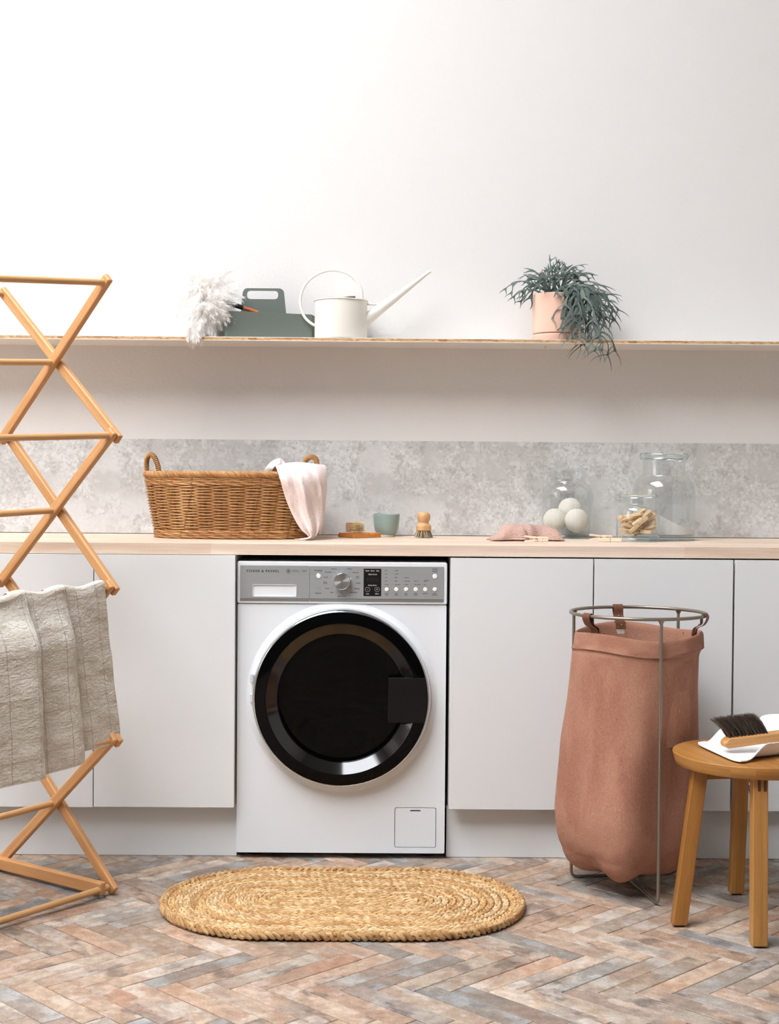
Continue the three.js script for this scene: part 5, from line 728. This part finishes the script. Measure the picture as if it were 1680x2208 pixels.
// ------------------------------------------------------------------ round stool, dustpan and hand brush
const STOOL = (() => {
  const R = 0.2, z = 0.545, top = 0.419, th = 0.03, xl = atz(1453.5, 1628, z).x, c = V(xl + R, 0, z), T = thing('round_stool', 'round golden oak stool with splayed square legs at the right edge', 'stool', [c.x, 0, c.z]);
  const oak = [0, 1, 2].map((k) => std(wood([[178, 126, 64], [168, 115, 53], [186, 136, 75]][k], [[138, 88, 34], [130, 80, 29], [150, 98, 45]][k], { seed: 101 + k * 7, rough: 0.42, streak: 0.5, fine: 0.3, rings: 6 })));
  const cuts = [-1, -0.47, 0.02, 0.5, 1], ang = 0.25;
  for (let i = 0; i < 4; i++) { const a = cuts[i], b = cuts[i + 1], s = new THREE.Shape(), N = 20, P = []; for (let k = 0; k <= N; k++) { const x = lerp(a, b, k / N) * R; P.push([x, Math.sqrt(Math.max(0, R * R - x * x))]); } P.forEach(([x, y], k) => k ? s.lineTo(x, y) : s.moveTo(x, y)); [...P].reverse().forEach(([x, y]) => s.lineTo(x, -y)); s.closePath();
    const g = extrude(s, th, 0.0022, 20, 3).rotateX(PI / 2).translate(0, top, 0); const pp = g.attributes.position; for (let k = 0; k < pp.count; k++) { const y = pp.getY(k), sh = y < top - 0.012 ? lerp(1, 0.962, (top - 0.012 - y) / (th - 0.012)) : 1; const x = pp.getX(k), zz = pp.getZ(k), rad = Math.hypot(x, zz); if (rad > R * 0.9) { pp.setX(k, x * sh); pp.setZ(k, zz * sh); } } g.computeVertexNormals();
    part('seat_board', toCreasedNormals(uvBox(g, 'z', [i * 0.3, i * 0.21]).rotateY(ang), 0.6), oak[i % 3], T); }
  const feet = [aty(1466, 1999, 0), aty(1640, 2046, 0), aty(1590, 1931, 0)].map((p) => p.sub(c).setY(0)); feet[0].add(V(0, 0, -0.014)); feet[1].add(V(0, 0, -0.018)); feet[2].add(V(0, 0, -0.016)); feet.push(feet[0].clone().multiplyScalar(-1).add(V(0, 0, 0.01)));
  feet.forEach((f, i) => { const t = f.clone().multiplyScalar(0.74).setY(top - th - 0.0005), b = f.clone().setY(0.004), turn = i === 1 || i === 2 ? 0 : 0.12; const L = t.distanceTo(b);
    const g = uvBox(rbox(0.036, L, 0.034, 0.0025, 2), 'y', [i * 0.4, i * 0.13]); const pp = g.attributes.position, k = V(); g.translate(0, L / 2, 0); for (let q = 0; q < pp.count; q++) { const y = pp.getY(q) / L; pp.setXYZ(q, pp.getX(q) + lerp(b.x, t.x, y), lerp(b.y, t.y, y), pp.getZ(q) + lerp(b.z, t.z, y)); } part('leg', g, oak[(i + 1) % 3], T);
    part('foot_pad', rbox(0.026, 0.006, 0.026, 0.0015).translate(f.x, 0.0035, f.z), M.dark, T); });
  const railY = top - th - 0.016, q = (i, k) => feet[i].clone().multiplyScalar(k).setY(railY);
  part('cross_rail', bar(q(0, 0.72), q(3, 0.72), 0.028, 0.026, 0.002, 0.3), oak[1], T); part('cross_rail', bar(q(1, 0.74), q(2, 0.74), 0.028, 0.026, 0.002, 0.6), oak[0], T);
  const dark = std({ color: 0x5a2f14, roughness: 0.6 }), ft = feet[1].clone().multiplyScalar(0.755); for (const dx of [-0.0035, 0.0105]) part('tenon', rbox(0.0068, 0.03, 0.003, 0.0006).translate(ft.x + dx, top - th - 0.016, ft.z + 0.0168), dark, T);
  const tg = [atz(1609, 1690, 0.6), atz(1626, 1697, 0.6), atz(1638, 1745, 0.6), atz(1629, 1746, 0.6)].map((p) => p.sub(V(c.x, 0, c.z))), s = new THREE.BufferGeometry(), n = V(0, 0, 0.0006); const Q = (a, b, cc, d) => [a, b, cc, a, cc, d]; const fr = tg.map((p) => p.clone().add(n)), bk = tg.map((p) => p.clone().sub(n)); const pts = [...Q(fr[3], fr[2], fr[1], fr[0]), ...Q(bk[0], bk[1], bk[2], bk[3]), ...Q(fr[0], fr[1], bk[1], bk[0]), ...Q(fr[1], fr[2], bk[2], bk[1]), ...Q(fr[2], fr[3], bk[3], bk[2]), ...Q(fr[3], fr[0], bk[0], bk[3])]; s.setAttribute('position', new THREE.Float32BufferAttribute(pts.flatMap((p) => p.toArray()), 3)); s.setAttribute('uv', new THREE.Float32BufferAttribute(pts.flatMap(() => [0, 0]), 2)); s.computeVertexNormals(); part('paper_tag', s, std({ color: 0x85797a, roughness: 0.8 }), T, 'grey paper tag');
  return { top, c };
})();
{ // dustpan
  const y = STOOL.top + 0.0008, a = aty(1497, 1606, y), b = aty(1588, 1648, y), m = phys({ color: 0xf2f2f2, roughness: 0.3, clearcoat: 0.4, clearcoatRoughness: 0.2, side: THREE.DoubleSide });
  const mid = a.clone().lerp(b, 0.5), T = thing('dustpan', 'white enamel dustpan lying on the round stool, open end to the left', 'dustpan', mid.toArray()), lip = b.clone().sub(a), W = lip.length() / 2; lip.normalize(); const dir = V(-lip.z, 0, lip.x); if (dir.x < 0) dir.negate(); dir.applyAxisAngle(V(0, 1, 0), 0.32);
  const Lp = 0.25, fn = (u, v) => { const s = (u - 0.5) * 2, as = Math.abs(s), d = v * Lp, wall = 0.036 * smooth(0.72, 1, as) * smooth(0.12, 0.42, v), back = 0.07 * Math.pow(smooth(0.72, 1, v), 1.2) * (0.75 + 0.25 * (1 - s * s)), rc = 0.014 * Math.pow(as, 8) * (1 - v) + 0.05 * v * v * v * Math.pow(as, 3) * 0.5, wid = W * (1 + 0.03 * v) * (as > 0.86 && v > 0.1 ? 1 - 0.035 * (as - 0.86) / 0.14 : 1);
    return lip.clone().multiplyScalar(s * wid).addScaledVector(dir, v < 0.5 ? d + rc * (1 - v * 2) : d - rc * 0.6).add(V(0, 0.0026 + Math.max(wall, back) + 0.0015 * (1 - v), 0)); };
  part('pan', sheet((u, v) => fn(1 - u, v), 80, 70, 0.0024, [1, 1]), m, T);
  part('handle', tube([dir.clone().multiplyScalar(Lp - 0.012).setY(0.055), dir.clone().multiplyScalar(Lp + 0.05).setY(0.05), dir.clone().multiplyScalar(Lp + 0.11).setY(0.035)], 0.011, 20, 14), m, T);
}
{ // hand brush
  const p0 = atz(1566, 1604, 0.60), p1 = atz(1690, 1588, 0.572), e = p1.clone().sub(p0).normalize(), T = thing('hand_brush', 'wooden hand brush with dark horsehair bristles laid across the white dustpan', 'brush', p0.toArray()), up = V(0, 1, 0), out = V().crossVectors(e, up).normalize().multiplyScalar(1), dn = V().crossVectors(out, e);
  if (out.z < 0) out.negate();
  const basis = new THREE.Matrix4().makeBasis(e, V().crossVectors(out, e).normalize(), out), wd = std(wood([214, 166, 108], [166, 112, 60], { seed: 131, rough: 0.5, streak: 0.6, rings: 4 }));
  const s = new THREE.Shape(); const hh = 0.0125; s.moveTo(0.006, -hh); s.lineTo(0.3, -hh + 0.002); s.lineTo(0.3, hh - 0.002); s.lineTo(0.012, hh); s.quadraticCurveTo(0.002, hh - 0.002, -0.003, hh * 0.1); s.quadraticCurveTo(-0.004, -hh + 0.003, 0.006, -hh);
  const g = uvBox(extrude(s, 0.034, 0.004, 12, 3).translate(0, 0, -0.03), 'x', [0.1, 0.2]); g.applyMatrix4(basis); part('handle', g, wd, T);
  const r = rng(88), cols = [0x362c27, 0x594432, 0x7c6650].map((c) => std({ color: c, roughness: 0.6 })), G = [[], [], []], q = (x, y, z) => V(x, y, z).applyMatrix4(basis);
  for (let row = 0; row < 4; row++) for (let i = 0; i < 11; i++) { const bx = 0.016 + i * 0.0096, bz = -0.004 - row * 0.0065; for (let k = 0; k < 30; k++) { const a = r() * TAU, rr = Math.sqrt(r()) * 0.0026, sx = bx + Math.cos(a) * rr, sz = bz + Math.sin(a) * rr, L = 0.045 + r() * 0.009 - (r() < 0.1 ? 0.012 * r() : 0), tx = -0.026 + Math.cos(a) * 0.0045 + (r() - 0.5) * 0.013, tz = -0.022 + Math.sin(a) * 0.004 + (r() - 0.5) * 0.008; const A = q(sx, hh - 0.003, sz), B = q(sx + tx * 0.42, hh + L * 0.5, sz + tz * 0.4), C = q(sx + tx, hh + L * 0.9, sz + tz); const t = r(); G[t < 0.62 ? 0 : t < 0.88 ? 1 : 2].push(tube([A, B, C], (w) => 0.00042 * (1 - 0.6 * w), 3, 3)); } }
  G.forEach((gs, i) => { part('bristles', gs, cols[i], T).userData.kind = 'stuff'; });
}
scene.traverse((o) => { if (o.isMesh) { o.castShadow = true; o.receiveShadow = true; } });
renderer.render(scene, camera);
